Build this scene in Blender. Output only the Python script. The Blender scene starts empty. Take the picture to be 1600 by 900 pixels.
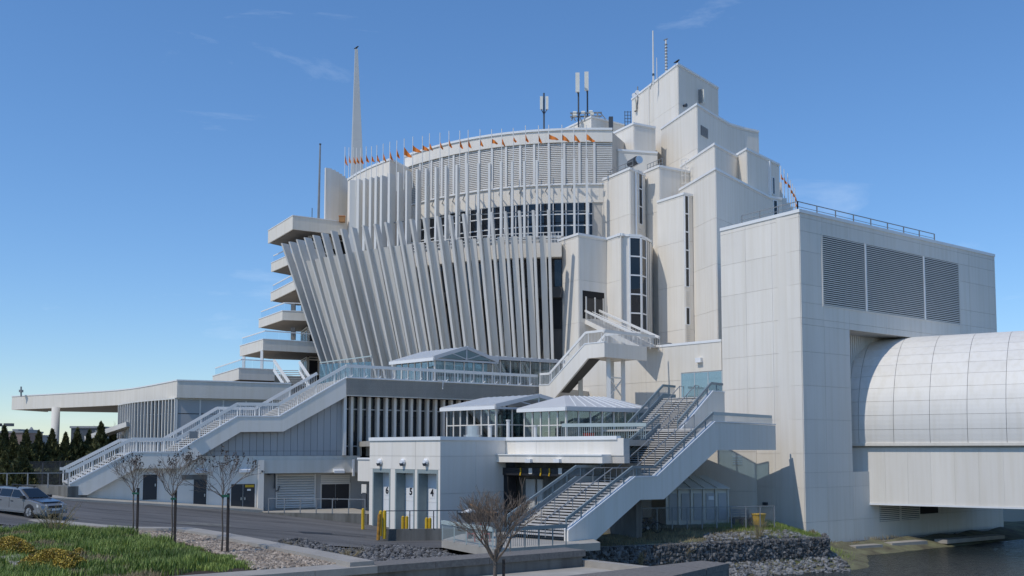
import bpy, bmesh, math, random
from mathutils import Vector, Matrix
random.seed(7)
R = math.radians
sc = bpy.context.scene
col = sc.collection
# ------------------------------------------------------------------ camera, sun, sky, exposure
F = 1550.0; PITCH = R(4.0); HZ = 704.0           # eye at the origin, z = 0 is eye level
CYP = HZ - F*math.tan(PITCH)
cam = bpy.data.cameras.new('camera'); camo = bpy.data.objects.new('camera', cam); col.objects.link(camo)
camo.location = (0, 0, 0); camo.rotation_euler = (R(90)+PITCH, 0, 0)
cam.sensor_width = 36; cam.lens = 36*F/1600; cam.shift_y = (CYP-450)/1600
cam.clip_start = 0.5; cam.clip_end = 12000
sc.camera = camo
SUN_EL = R(52); SX, SY = -0.785, -0.62
sun = bpy.data.lights.new('sun', 'SUN'); suno = bpy.data.objects.new('sun', sun); col.objects.link(suno)
sun.energy = 2.15; sun.angle = R(0.53); sun.color = (1.0, 0.94, 0.84)
_k = math.hypot(SX, SY)
suno.rotation_euler = Vector((SX/_k*math.cos(SUN_EL), SY/_k*math.cos(SUN_EL), math.sin(SUN_EL))).to_track_quat('Z', 'Y').to_euler()
world = bpy.data.worlds.new('World'); sc.world = world; world.use_nodes = True
nt = world.node_tree; bg = nt.nodes['Background']
sky = nt.nodes.new('ShaderNodeTexSky'); sky.sky_type = 'NISHITA'; sky.sun_disc = False
sky.sun_elevation = SUN_EL; sky.sun_rotation = math.atan2(SX, SY)
sky.altitude = 50; sky.air_density = 0.85; sky.dust_density = 0.0; sky.ozone_density = 4.2
bg.inputs['Strength'].default_value = 0.15
CLOUD = (15.3, 8.1, 3.33)
# thin cirrus wisps all round the sky
tc = nt.nodes.new('ShaderNodeTexCoord'); mp = nt.nodes.new('ShaderNodeMapping'); mp.inputs['Scale'].default_value = (1.6, 1.6, 7.5)
mp.inputs['Rotation'].default_value = (0.12, 0.1, 0.3); mp.inputs['Location'].default_value = CLOUD
nz = nt.nodes.new('ShaderNodeTexNoise'); nz.inputs['Scale'].default_value = 2.3; nz.inputs['Detail'].default_value = 9; nz.inputs['Roughness'].default_value = 0.62
nz.inputs['Distortion'].default_value = 0.5
rp = nt.nodes.new('ShaderNodeValToRGB'); rp.color_ramp.elements[0].position = 0.60; rp.color_ramp.elements[1].position = 0.92
rp.color_ramp.elements[0].color = (0, 0, 0, 1); rp.color_ramp.elements[1].color = (0.42, 0.42, 0.42, 1)
mx = nt.nodes.new('ShaderNodeMix'); mx.data_type = 'RGBA'
mx.inputs[7].default_value = (5.2, 5.9, 6.8, 1)
nt.links.new(tc.outputs['Generated'], mp.inputs['Vector']); nt.links.new(mp.outputs['Vector'], nz.inputs['Vector'])
nt.links.new(nz.outputs['Fac'], rp.inputs['Fac']); nt.links.new(rp.outputs['Color'], mx.inputs[0])
hsv = nt.nodes.new('ShaderNodeHueSaturation'); hsv.inputs['Saturation'].default_value = 1.13; hsv.inputs['Value'].default_value = 1.0
nt.links.new(sky.outputs['Color'], hsv.inputs['Color']); sp_ = nt.nodes.new('ShaderNodeSeparateColor'); m1 = nt.nodes.new('ShaderNodeMath'); m1.operation = 'MULTIPLY_ADD'; m1.inputs[1].default_value = 0.095; m1.inputs[2].default_value = 1.0
m2 = nt.nodes.new('ShaderNodeMath'); m2.operation = 'DIVIDE'; m2.inputs[0].default_value = 1.12          # gentle shoulder: keeps the horizon from washing out
nt.links.new(hsv.outputs['Color'], sp_.inputs[0]); nt.links.new(sp_.outputs[1], m1.inputs[0]); nt.links.new(m1.outputs[0], m2.inputs[1])
vm = nt.nodes.new('ShaderNodeVectorMath'); vm.operation = 'SCALE'; nt.links.new(hsv.outputs['Color'], vm.inputs[0]); nt.links.new(m2.outputs[0], vm.inputs['Scale'])
nt.links.new(vm.outputs[0], mx.inputs[6]); nt.links.new(mx.outputs[2], bg.inputs['Color'])
sc.view_settings.view_transform = 'Standard'; sc.view_settings.look = 'None'
sc.view_settings.exposure = 0.2; sc.view_settings.gamma = 1.0
sc.cycles.max_bounces = 6; sc.cycles.transparent_max_bounces = 12

# ------------------------------------------------------------------ pixel <-> place helpers (used to survey the site)
def ray(px, py):
    u = (px-800)/F; v = (CYP-py)/F
    c, s = math.cos(PITCH), math.sin(PITCH)
    return Vector((u, c - v*s, s + v*c))
def PY(px, py, Y):
    d = ray(px, py); return d*(Y/d.y)
def PZ(px, py, z):
    d = ray(px, py); return d*(z/d.z)
def G(px, Y):                       # plan point under a picture column near the horizon
    p = PY(px, HZ, Y); return (p.x, Y)
def tab(t, x):
    if x <= t[0][0]: a, b = t[0], t[1]
    elif x >= t[-1][0]: a, b = t[-2], t[-1]
    else:
        for a, b in zip(t, t[1:]):
            if a[0] <= x <= b[0]: break
    return a[1] + (b[1]-a[1])*(x-a[0])/(b[0]-a[0])

# ------------------------------------------------------------------ materials
MATS = {}
def mat(name, c, rough=0.7, var=0.08, scale=1.2, stretch=(1, 1, 1), metal=0.0, bump=0.0, bscale=30, bdist=0.05, island=0.0, spec=0.5, c2=None, streak=0.0, tone=0.0):
    m = bpy.data.materials.new(name); m.use_nodes = True; t = m.node_tree; b = t.nodes['Principled BSDF']
    b.inputs['Roughness'].default_value = rough; b.inputs['Metallic'].default_value = metal
    b.inputs['Specular IOR Level'].default_value = spec
    geo = t.nodes.new('ShaderNodeNewGeometry')
    mpn = t.nodes.new('ShaderNodeMapping'); mpn.inputs['Scale'].default_value = stretch
    t.links.new(geo.outputs['Position'], mpn.inputs['Vector'])
    n = t.nodes.new('ShaderNodeTexNoise'); n.inputs['Scale'].default_value = scale; n.inputs['Detail'].default_value = 6; n.inputs['Roughness'].default_value = 0.6
    t.links.new(mpn.outputs['Vector'], n.inputs['Vector'])
    r = t.nodes.new('ShaderNodeValToRGB')
    lo = tuple(max(0, x*(1-var)) for x in c); hi = tuple(min(1, x*(1+var)) for x in (c2 or c))
    r.color_ramp.elements[0].position = 0.3; r.color_ramp.elements[1].position = 0.7
    r.color_ramp.elements[0].color = (*lo, 1); r.color_ramp.elements[1].color = (*hi, 1)
    t.links.new(n.outputs['Fac'], r.inputs['Fac']); out = r.outputs['Color']
    if streak:                        # rain streaks running down the face
        ms = t.nodes.new('ShaderNodeMapping'); ms.inputs['Scale'].default_value = (2.6, 2.6, 0.11)
        t.links.new(geo.outputs['Position'], ms.inputs['Vector'])
        n2 = t.nodes.new('ShaderNodeTexNoise'); n2.inputs['Scale'].default_value = 1.0; n2.inputs['Detail'].default_value = 5
        t.links.new(ms.outputs['Vector'], n2.inputs['Vector'])
        r2 = t.nodes.new('ShaderNodeValToRGB'); r2.color_ramp.elements[0].position = 0.36; r2.color_ramp.elements[1].position = 0.56
        k = 1-streak; r2.color_ramp.elements[0].color = (k, k*0.99, k*0.965, 1); r2.color_ramp.elements[1].color = (1, 1, 1, 1)
        t.links.new(n2.outputs['Fac'], r2.inputs['Fac'])
        mu = t.nodes.new('ShaderNodeMix'); mu.data_type = 'RGBA'; mu.blend_type = 'MULTIPLY'; mu.inputs[0].default_value = 1
        t.links.new(out, mu.inputs[6]); t.links.new(r2.outputs['Color'], mu.inputs[7]); out = mu.outputs[2]
    if island:
        hs = t.nodes.new('ShaderNodeHueSaturation'); mr = t.nodes.new('ShaderNodeMapRange')
        mr.inputs['To Min'].default_value = 1-island; mr.inputs['To Max'].default_value = 1+island
        t.links.new(geo.outputs['Random Per Island'], mr.inputs['Value']); t.links.new(mr.outputs['Result'], hs.inputs['Value'])
        t.links.new(out, hs.inputs['Color']); out = hs.outputs['Color']
    if tone:                          # each panel came from its own batch of paint
        oi = t.nodes.new('ShaderNodeObjectInfo'); hs = t.nodes.new('ShaderNodeHueSaturation'); mr = t.nodes.new('ShaderNodeMapRange')
        mr.inputs['To Min'].default_value = 1-tone; mr.inputs['To Max'].default_value = 1+tone*.6
        t.links.new(oi.outputs['Random'], mr.inputs['Value']); t.links.new(mr.outputs['Result'], hs.inputs['Value']); t.links.new(out, hs.inputs['Color']); out = hs.outputs['Color']
    t.links.new(out, b.inputs['Base Color'])
    if bump:
        bn = t.nodes.new('ShaderNodeTexNoise'); bn.inputs['Scale'].default_value = bscale; bn.inputs['Detail'].default_value = 4
        t.links.new(mpn.outputs['Vector'], bn.inputs['Vector'])
        bp = t.nodes.new('ShaderNodeBump'); bp.inputs['Strength'].default_value = bump; bp.inputs['Distance'].default_value = bdist
        t.links.new(bn.outputs['Fac'], bp.inputs['Height']); t.links.new(bp.outputs['Normal'], b.inputs['Normal'])
    MATS[name] = m; return m
CON = mat('painted_concrete', (.80, .75, .675), .8, .035, .35, (1, 1, .35), bump=.05, bscale=9, streak=.045, tone=.03)
CONB = mat('panel_backing', (.52, .49, .445), .9)
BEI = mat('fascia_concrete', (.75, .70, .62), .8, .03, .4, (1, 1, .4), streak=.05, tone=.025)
INW = mat('inner_shade_dark', (.075, .073, .07), .8, .2, .5, (1, 1, .3))  # dark tone stands in for shade between the fins and under treads
COP = mat('coping_metal', (.80, .80, .79), .45, .03)
FIN = mat('fin_metal', (.72, .69, .64), .5, .04, .5, (1, 1, .15), streak=.04)
FINW = mat('fin_white', (.73, .71, .67), .5, .04, .5, (1, 1, .15))
LOU = mat('louvre_metal', (.74, .71, .66), .5, .04)
PBL = mat('cladding_blue_grey', (.42, .42, .42), .45, .05, .7, (1, 1, .2), tone=.04)
PBD = mat('cladding_joint', (.12, .13, .15), .7)
RWH = mat('rail_white', (.78, .76, .72), .4, .03)
RGR = mat('rail_green_grey', (.42, .49, .48), .4, .06)
RGD = mat('rail_dark_blue', (.20, .245, .26), .4, .06)
GLD = mat('dark_glass', (.012, .016, .022), .04, .2, .3, spec=.6)
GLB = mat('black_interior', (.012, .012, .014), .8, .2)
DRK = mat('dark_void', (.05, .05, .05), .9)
DOOR = mat('charcoal_door', (.028, .030, .036), .45, .1)
WDOOR = mat('white_roller_door', (.78, .79, .80), .5, .03, .6)
GJAMB = mat('green_grey_jamb', (.26, .31, .31), .6, .08, 2)
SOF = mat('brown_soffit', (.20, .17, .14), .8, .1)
ASP = mat('asphalt', (.085, .082, .08), .85, .25, .35, (.35, 1.6, 1), bump=.25, bscale=25, c2=(.125, .12, .116))
WALK = mat('pale_concrete', (.40, .37, .32), .85, .12, .9, bump=.15, bscale=14)
KERB = mat('kerb_concrete', (.35, .32, .28), .85, .14, 1.2, bump=.2, bscale=18)
DCON = mat('stained_concrete', (.17, .165, .15), .9, .3, .8, (1, 1, .3), bump=.2, bscale=12, streak=.25)
CAPS = mat('cap_granite', (.17, .155, .14), .85, .25, 9, bump=.15, bscale=60)
SOIL = mat('bark_soil', (.045, .030, .020), .95, .4, 3, bump=.6, bscale=20)
DIRT = mat('bank_soil', (.105, .085, .058), .95, .3, .8, bump=.5, bscale=12, c2=(.15, .15, .08))
LAND = mat('far_land', (.40, .36, .28), .95, .25, .05)  # ground mostly out of view, made pale to bounce light onto shaded walls
GRS = mat('grass_blade', (.12, .20, .032), .6, .30, .35, island=.4, c2=(.21, .27, .055))
GRD = mat('dry_grass', (.30, .24, .13), .8, .3, .4, island=.35)
YEL = mat('yellow_leaf', (.30, .20, .025), .6, .3, 2.5, island=.5, c2=(.42, .31, .05))
CED = mat('cedar_leaf', (.055, .08, .026), .75, .4, .5, island=.55, c2=(.11, .10, .03))
BRK = mat('bark', (.13, .105, .085), .9, .3, 6, (1, 1, .4))
TWG = mat('twig', (.17, .13, .10), .9, .25, 5)
SEED = mat('seed_head', (.09, .07, .06), .9, .3, 5)
STK = mat('wood_stake', (.035, .028, .025), .85, .3, 4, (1, 1, .3))
TIE = mat('green_tie', (.01, .10, .06), .5)
PEB = mat('river_pebble', (.29, .22, .16), .75, .25, 1.4, island=.5, c2=(.36, .30, .24))
ROK = mat('gabion_stone', (.115, .112, .11), .8, .3, 2, island=.7)
ROKL = mat('shore_stone', (.17, .17, .17), .8, .3, 2, island=.6)
WIR = mat('gabion_wire', (.22, .22, .22), .5, .1, metal=.6)
YPO = mat('yellow_paint', (.70, .43, .02), .5, .15, 3, streak=.2)
RST = mat('rusty_yellow', (.40, .20, .03), .8, .5, 4)
ORG = mat('orange_fabric', (.72, .20, .02), .7, .12, 3)
ANT = mat('antenna_cream', (.78, .75, .66), .5, .03)
STEEL = mat('galvanised_steel', (.25, .26, .265), .5, .1, 2, metal=.2)
DST = mat('dark_steel', (.06, .07, .085), .5, .1)
ALU = mat('aluminium', (.62, .62, .62), .3, .06, 2, metal=.8)
RED = mat('red_plastic', (.45, .05, .03), .5)
CARD = mat('cardboard', (.36, .19, .08), .85, .1)
BLKP = mat('black_plastic', (.02, .02, .024), .5)
BLKR = mat('black_rubber', (.018, .018, .02), .8)
WHT = mat('white_plastic', (.80, .80, .80), .5)
CARS = mat('car_silver', (.30, .305, .31), .3, .03, metal=.5)
CARD2 = mat('car_trim', (.20, .21, .22), .45)
CARB = mat('bonnet_sky_reflection', (.09, .12, .18), .15, .03, metal=.4)  # blue of the reflected sky put into the bonnet colour
LAMPG = mat('headlight_glass', (.65, .66, .66), .1)
SPIRE = mat('spire_metal', (.50, .51, .50), .5, .06, .3)
ROOFG = mat('grey_roof_sheet', (.52, .52, .52), .45, .06, .5)
SHED = mat('shelter_plastic', (.64, .61, .54), .45, .08)
STEP = mat('stair_tread', (.52, .50, .47), .7, .08, 2)
BRD = mat('black_feather', (.012, .012, .014), .7)
TUBE = mat('vault_panel', (.78, .745, .69), .55, .025, .5, streak=.05, tone=.04)
TUBJ = mat('vault_joint', (.36, .34, .31), .9)
NAVY = mat('navy_cloth', (.025, .03, .05), .8)
SKIN = mat('skin', (.45, .28, .20), .6)
FARB = mat('far_brick', (.22, .16, .14), .9, .2)
FARG = mat('far_concrete', (.26, .27, .28), .9, .1)
def glass(name, c, fac, rough=.03):
    m = bpy.data.materials.new(name); m.use_nodes = True; t = m.node_tree
    for n in list(t.nodes):
        if n.type == 'BSDF_PRINCIPLED': t.nodes.remove(n)
    o = t.nodes['Material Output']; tr = t.nodes.new('ShaderNodeBsdfTransparent'); gl = t.nodes.new('ShaderNodeBsdfGlossy')
    tr.inputs['Color'].default_value = (*c, 1); gl.inputs['Roughness'].default_value = rough
    gl.inputs['Color'].default_value = (.9, .95, 1, 1)
    lw = t.nodes.new('ShaderNodeLayerWeight'); lw.inputs['Blend'].default_value = .35
    ma = t.nodes.new('ShaderNodeMath'); ma.operation = 'MULTIPLY_ADD'; ma.inputs[1].default_value = .6; ma.inputs[2].default_value = fac
    ma.use_clamp = True
    t.links.new(lw.outputs['Facing'], ma.inputs[0])
    ms = t.nodes.new('ShaderNodeMixShader'); t.links.new(ma.outputs[0], ms.inputs[0])
    t.links.new(tr.outputs[0], ms.inputs[1]); t.links.new(gl.outputs[0], ms.inputs[2]); t.links.new(ms.outputs[0], o.inputs['Surface'])
    return m
GLC = glass('clear_glass', (.55, .62, .64), .06)
GLT = glass('balustrade_glass', (.90, .93, .95), .02)
GLS = glass('blue_screen_glass', (.55, .68, .75), .05)
_w = mat('lake_water', (.012, .017, .018), .16, .1, .2, (1, 1.6, 1), bump=1.0, bscale=1.7, bdist=.30, spec=.22)

# ------------------------------------------------------------------ mesh builder
LOC = {}
class MB:
    def __init__(s): s.v = []; s.f = []
    def face(s, pts):
        n = len(s.v); s.v += [tuple(p) for p in pts]; s.f.append(tuple(range(n, n+len(pts)))); return s
    def hexa(s, p):                   # 8 corners: bottom ring then top ring
        n = len(s.v); s.v += [tuple(q) for q in p]
        for q in ((3, 2, 1, 0), (4, 5, 6, 7), (0, 1, 5, 4), (1, 2, 6, 5), (2, 3, 7, 6), (3, 0, 4, 7)): s.f.append(tuple(n+i for i in q))
        return s
    def box(s, x0, x1, y0, y1, z0, z1):
        return s.hexa([(x0, y0, z0), (x1, y0, z0), (x1, y1, z0), (x0, y1, z0), (x0, y0, z1), (x1, y0, z1), (x1, y1, z1), (x0, y1, z1)])
    def obox(s, c, a, b, d):          # centre and three half vectors
        c, a, b, d = Vector(c), Vector(a), Vector(b), Vector(d)
        return s.hexa([c-a-b-d, c+a-b-d, c+a+b-d, c-a+b-d, c-a-b+d, c+a-b+d, c+a+b+d, c-a+b+d])
    def bar(s, a, b, w, h=None, up=(0, 0, 1)):
        a, b = Vector(a), Vector(b); h = h or w; d = (b-a)
        if d.length < 1e-6: return s
        d.normalize(); u = Vector(up)
        if abs(d.dot(u)) > .98: u = Vector((0, 1, 0))
        x = d.cross(u).normalized()*w/2; y = x.cross(d).normalized()*h/2
        return s.hexa([a-x-y, a+x-y, b+x-y, b-x-y, a-x+y, a+x+y, b+x+y, b-x+y])
    def prism(s, plan, z0, z1):
        n = len(plan); A = sum(plan[i][0]*plan[(i+1) % n][1]-plan[(i+1) % n][0]*plan[i][1] for i in range(n))
        if A < 0: plan = plan[::-1]
        k = len(s.v); s.v += [(p[0], p[1], z0) for p in plan] + [(p[0], p[1], z1) for p in plan]
        s.f.append(tuple(k+i for i in range(n-1, -1, -1))); s.f.append(tuple(k+n+i for i in range(n)))
        for i in range(n): j = (i+1) % n; s.f.append((k+i, k+j, k+n+j, k+n+i))
        return s
    def extr(s, pts, vec):            # 3-D polygon pushed along a vector
        n = len(pts); v = Vector(vec); k = len(s.v)
        s.v += [tuple(Vector(p)) for p in pts] + [tuple(Vector(p)+v) for p in pts]
        s.f.append(tuple(range(k+n-1, k-1, -1))); s.f.append(tuple(range(k+n, k+2*n)))
        for i in range(n): j = (i+1) % n; s.f.append((k+i, k+j, k+n+j, k+n+i))
        return s
    def strip(s, line, out, inn, z0, z1):   # mitred band along a plan polyline (out is toward the viewer's side)
        a = offs(line, out); b = offs(line, -inn); n = len(line); k = len(s.v)
        for i in range(n): s.v += [(*a[i], z0), (*b[i], z0), (*b[i], z1), (*a[i], z1)]
        for i in range(n-1):
            p, q = k+4*i, k+4*i+4
            for x in range(4): y = (x+1) % 4; s.f.append((p+x, q+x, q+y, p+y))
        s.f.append((k, k+1, k+2, k+3)); e = k+4*(n-1); s.f.append((e+3, e+2, e+1, e))
        return s
    def tube(s, pts, rad, n=6, cap=True):
        pts = [Vector(p) for p in pts]; k = len(s.v)
        rad = rad if isinstance(rad, (list, tuple)) else [rad]*len(pts)
        for i, p in enumerate(pts):
            d = (pts[min(i+1, len(pts)-1)]-pts[max(i-1, 0)]).normalized()
            x = d.orthogonal().normalized(); y = d.cross(x)
            if abs(d.z) < .95: x = d.cross(Vector((0, 0, 1))).normalized(); y = x.cross(d)
            for j in range(n):
                a = 2*math.pi*j/n; s.v.append(tuple(p+(x*math.cos(a)+y*math.sin(a))*rad[i]))
        for i in range(len(pts)-1):
            for j in range(n):
                q = (j+1) % n; s.f.append((k+i*n+j, k+i*n+q, k+(i+1)*n+q, k+(i+1)*n+j))
        if cap: s.f.append(tuple(k+j for j in range(n-1, -1, -1))); s.f.append(tuple(k+(len(pts)-1)*n+j for j in range(n)))
        return s
    def lathe(s, c, prof, n=12):
        return s.tube([Vector(c)+Vector((0, 0, z)) for r_, z in prof], [max(r_, .002) for r_, z in prof], n)
    def mesh(s, name, off=(0, 0, 0), smooth=False):
        me = bpy.data.meshes.new(name); o = Vector(off)
        me.from_pydata([(v[0]-o[0], v[1]-o[1], v[2]-o[2]) for v in s.v], [], s.f); me.update()
        bm = bmesh.new(); bm.from_mesh(me); bmesh.ops.recalc_face_normals(bm, faces=bm.faces); bm.to_mesh(me); bm.free()
        if smooth: me.shade_smooth()
        return me
def offs(line, d):
    n = len(line); out = []
    def nr(a, b):
        x, y = b[0]-a[0], b[1]-a[1]; l = math.hypot(x, y) or 1; return (y/l, -x/l)
    for i in range(n):
        n1 = nr(line[i-1], line[i]) if i else None; n2 = nr(line[i], line[i+1]) if i < n-1 else None
        n1 = n1 or n2; n2 = n2 or n1
        mx_, my_ = n1[0]+n2[0], n1[1]+n2[1]; q = (mx_*n1[0]+my_*n1[1]) or 1
        k = d/q; k = max(-4*abs(d), min(4*abs(d), k)) if abs(q) < .3 else k
        out.append((line[i][0]+mx_*k, line[i][1]+my_*k))
    return out
def props(o, label=None, cat=None, group=None, kind=None):
    if label: o['label'] = label
    if cat: o['category'] = cat
    if group: o['group'] = group
    if kind: o['kind'] = kind
    return o
def thing(name, label, cat, loc=(0, 0, 0), group=None):
    o = bpy.data.objects.new(name, None); col.objects.link(o); o.location = loc; o.empty_display_size = .3
    LOC[o.name] = Vector(loc); return props(o, label, cat, group)
def part(name, mb, m, parent, smooth=False, kind=None, label=None):
    off = LOC[parent.name]; me = mb.mesh(name, off, smooth); me.materials.append(m)
    o = bpy.data.objects.new(name, me); col.objects.link(o); o.parent = parent; LOC[o.name] = off
    return props(o, label, None, None, kind)
def solo(name, mb, m, label=None, cat=None, group=None, kind=None, smooth=False):
    xs = [v[0] for v in mb.v]; ys = [v[1] for v in mb.v]; zs = [v[2] for v in mb.v]
    loc = Vector(((min(xs)+max(xs))/2, (min(ys)+max(ys))/2, min(zs)))
    me = mb.mesh(name, loc, smooth); me.materials.append(m)
    o = bpy.data.objects.new(name, me); col.objects.link(o); o.location = loc; LOC[o.name] = loc
    return props(o, label, cat, group, kind)
def inst(name, me, parent, loc, rz=0, sc_=None):
    o = bpy.data.objects.new(name, me); col.objects.link(o); o.parent = parent
    o.location = Vector(loc)-LOC[parent.name]; o.rotation_euler = (0, 0, rz)
    if sc_: o.scale = sc_
    return o
def dup(root, loc, rz=0, s=None, label=None):
    c = root.copy(); col.objects.link(c); c.location = loc; c.rotation_euler = (0, 0, rz); LOC[c.name] = Vector(loc)
    if s: c.scale = s if hasattr(s, '__len__') else (s, s, s)
    if label: c['label'] = label
    def rec(a, b):
        for ch in list(a.children):
            d = ch.copy(); col.objects.link(d); d.parent = b; rec(ch, d)
    rec(root, c); return c

class W:                              # a vertical wall plane seen from the camera side, a is its left end in plan
    def __init__(s, a, b):
        s.a = Vector((a[0], a[1], 0)); s.b = Vector((b[0], b[1], 0)); s.d = (s.b-s.a); s.L = s.d.length; s.d /= s.L
        s.n = Vector((s.d.y, -s.d.x, 0)); s.rz = math.atan2(s.d.y, s.d.x)
    def pt(s, u, z, off=0): return s.a + s.d*u + s.n*off + Vector((0, 0, z))
    def at(s, px, py, off=0):         # picture point -> (u, z) on the plane pushed out by off
        d = ray(px, py); t = (s.a+s.n*off).dot(s.n)/d.dot(s.n); p = d*t
        return ((p-s.a).dot(s.d), p.z)
    def U(s, px, off=0): return s.at(px, HZ, off)[0]
    def box(s, mb, u0, u1, z0, z1, o0, o1):
        mb.hexa([s.pt(u0, z0, o1), s.pt(u1, z0, o1), s.pt(u1, z0, o0), s.pt(u0, z0, o0), s.pt(u0, z1, o1), s.pt(u1, z1, o1), s.pt(u1, z1, o0), s.pt(u0, z1, o0)]); return mb
PAN = {}
def panels(parent, w, us, zs, m, off=0.0, th=.05, gap=.03, skip=(), name='panel'):
    for i in range(len(us)-1):
        for j in range(len(zs)-1):
            u0, u1, z0, z1 = us[i], us[i+1], zs[j], zs[j+1]
            if u1-u0 < .1 or z1-z0 < .1: continue
            cu, cz = (u0+u1)/2, (z0+z1)/2
            if any(a < cu < b and c < cz < d for a, b, c, d in skip): continue
            key = (round(u1-u0, 3), round(z1-z0, 3), m.name, th, gap)
            if key not in PAN:
                q = gap/2; mb = MB().box(q, u1-u0-q, -th, 0, q, z1-z0-q); me = mb.mesh(name); me.materials.append(m); PAN[key] = me
            inst(name, PAN[key], parent, w.pt(u0, z0, off), w.rz)
def cuts(L, step):
    n = max(1, round(L/step)); return [L*i/n for i in range(n+1)]
# ================================================================== THE SETTING: sky is the world; land and water
ZG = -5.75
GAB = [tuple(PZ(x, y, ZG)[:2]) for x, y in ((900, 858), (1010, 853), (1110, 848), (1200, 844), (1293, 840.5))]
SHORE = [(-500, -80), (-40, 10), (-12, 20), (-2, 26), (2, 40), (3, 50)]+offs(GAB, -.95)+[(21.6, 70), (23.0, 74.6), (47.0, 92.2), (60, 102), (150, 118), (500, 160), (500, 3000), (-500, 3000)]
def inside(x, y, P):
    c = False; j = len(P)-1
    for i in range(len(P)):
        a, b = P[i], P[j]
        if (a[1] > y) != (b[1] > y) and x < (b[0]-a[0])*(y-a[1])/(b[1]-a[1])+a[0]: c = not c
        j = i
    return c
def dist(x, y, P):
    best = 1e9
    for i in range(len(P)):
        a, b = P[i-1], P[i]; dx, dy = b[0]-a[0], b[1]-a[1]; l = dx*dx+dy*dy or 1
        t = max(0, min(1, ((x-a[0])*dx+(y-a[1])*dy)/l)); best = min(best, math.hypot(x-a[0]-t*dx, y-a[1]-t*dy))
    return best
def zroad(x): return -3.62 - .096*(max(-60, min(-7.5, x))+27.6)
def land_z(x, y):
    if inside(x, y, SHORE):
        z = min(zroad(x), -3.4) - .35
        if x > -8: z = -6.0
        if x > 3 and 50 < y < 80:
            yl = 58.9+(x-4.6)*.43; k = max(0, min(1, (yl+7-y)/7)); z = -5.25 - .62*k
            if x > 19: z -= .9*min(1, (x-19)/3)
        if y > 84 and x < -20: z = -3.6
        if x > 23 and y > 74: z = -7.35 if y < 106 else -4.2
        return z
    d = dist(x, y, SHORE); return -6.85 - .24*d if d < 12 else -10
def grid_axis(fine0, fine1, step, far):
    a = [fine0+i*step for i in range(int((fine1-fine0)/step)+1)]; s = step; x = a[-1]
    while x < far: s *= 1.5; x += s; a.append(x)
    s = step; x = a[0]; pre = []
    while x > -far: s *= 1.5; x -= s; pre.append(x)
    return pre[::-1]+a
xs = grid_axis(-34, 52, 1.0, 4000); ys = grid_axis(22, 120, 1.0, 6000); ys = [y for y in ys if y > -1500]
m = MB(); nx = len(xs)
for y in ys:
    for x in xs: m.v.append((x, y, land_z(x, y) + random.uniform(-.04, .04)))
for j in range(len(ys)-1):
    for i in range(nx-1): m.f.append((j*nx+i, j*nx+i+1, (j+1)*nx+i+1, (j+1)*nx+i))
gr = solo('ground', m, DIRT, kind='structure', smooth=True); gr.data.materials.append(LAND)
for p in gr.data.polygons:
    c = p.center+gr.location
    if not (-34 < c.x < 62 and 45 < c.y < 104): p.material_index = 1
m = MB(); m.face([(-30, -60, -7.6), (900, -60, -7.6), (900, 200, -7.6), (40, 200, -7.6), (-30, 50, -7.6)])
solo('lake_water', m, _w, kind='structure')

# ================================================================== plant block on the right (large flat-walled annex)
C = G(1256, 76.0); zMT = PY(1256, 330, 76).z
Lp = PZ(1126, 360, zMT); Lp = (Lp.x, Lp.y); Rp = PZ(1553, 400, zMT); Rp = (Rp.x, Rp.y)
ML, MR = W(Lp, C), W(C, Rp); MB0 = -7.5
mega = thing('plant_building', 'huge flat white annex with long louvred vent, the covered bridge entering its side', 'building', (C[0], C[1]+8, MB0))
DEP = 2.2
inn = -MR.n*DEP
back = MR.d*0 + Vector((-MR.n.x, -MR.n.y, 0))*16
cb = Vector((C[0], C[1], 0)) + inn
plan = [Lp, C, (C[0]+.01, C[1]+.01)]
core = [(Lp[0], Lp[1]), (C[0], C[1]), (cb.x, cb.y), (Rp[0]+inn.x, Rp[1]+inn.y), (Rp[0]*1.1-.6, Rp[1]*1.1), (Lp[0]+4.0, Lp[1]+12)]
part('core', MB().prism(core, MB0, zMT-.06), CON, mega)
sR0 = MR.U(1331); sR1 = MR.U(1522); zRT = MR.at(1331, 516)[1]; zRB = MR.at(1336, 737)[1]
m = MB(); MR.box(m, .3, sR0, MB0, zMT-.05, -DEP, 0); MR.box(m, sR0, sR1, zRT, zMT-.05, -DEP, 0); MR.box(m, sR1, MR.L, MB0, zMT-.05, -DEP, 0)
MR.box(m, sR0, sR1, MB0, zRB, -DEP, 0)
part('front_block', m, CONB, mega)
bands = [MB0+.3]+[zMT-.45-2.62*i for i in range(10, -1, -1) if zMT-.45-2.62*i > MB0+1.0]+[zMT-.02]
uL = cuts(ML.L, 3.2)
panels(mega, ML, uL, bands, CON, gap=.018)
lu0, lu1 = MR.U(1291.5), MR.U(1505.5)
lz1 = (MR.at(1291, 369.5)[1]+MR.at(1503, 413)[1])/2; lz0 = (MR.at(1294.5, 478)[1]+MR.at(1507, 508)[1])/2
us = [0, lu0, sR0, (sR0+lu1)/2-1.2, (sR0+lu1)/2+3.0, lu1, MR.L]; us = sorted(set([0, lu0*.98+.02, sR0, sR0+5.2, sR0+10.6, lu1, sR1, MR.L]))
zs = sorted(set([round(z, 3) for z in bands]+[round(lz1, 3), round(lz0, 3), round(zRT, 3), round(zRB, 3)]))
zs = [z for i, z in enumerate(zs) if i == 0 or z-zs[i-1] > .4 or z in (round(lz1, 3), round(lz0, 3), round(zRT, 3), round(zRB, 3))]
panels(mega, MR, us, zs, CON, gap=.018, skip=[(us[1]-.01, lu1+.01, lz0, lz1), (sR0, sR1, zRB, zRT)])
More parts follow.
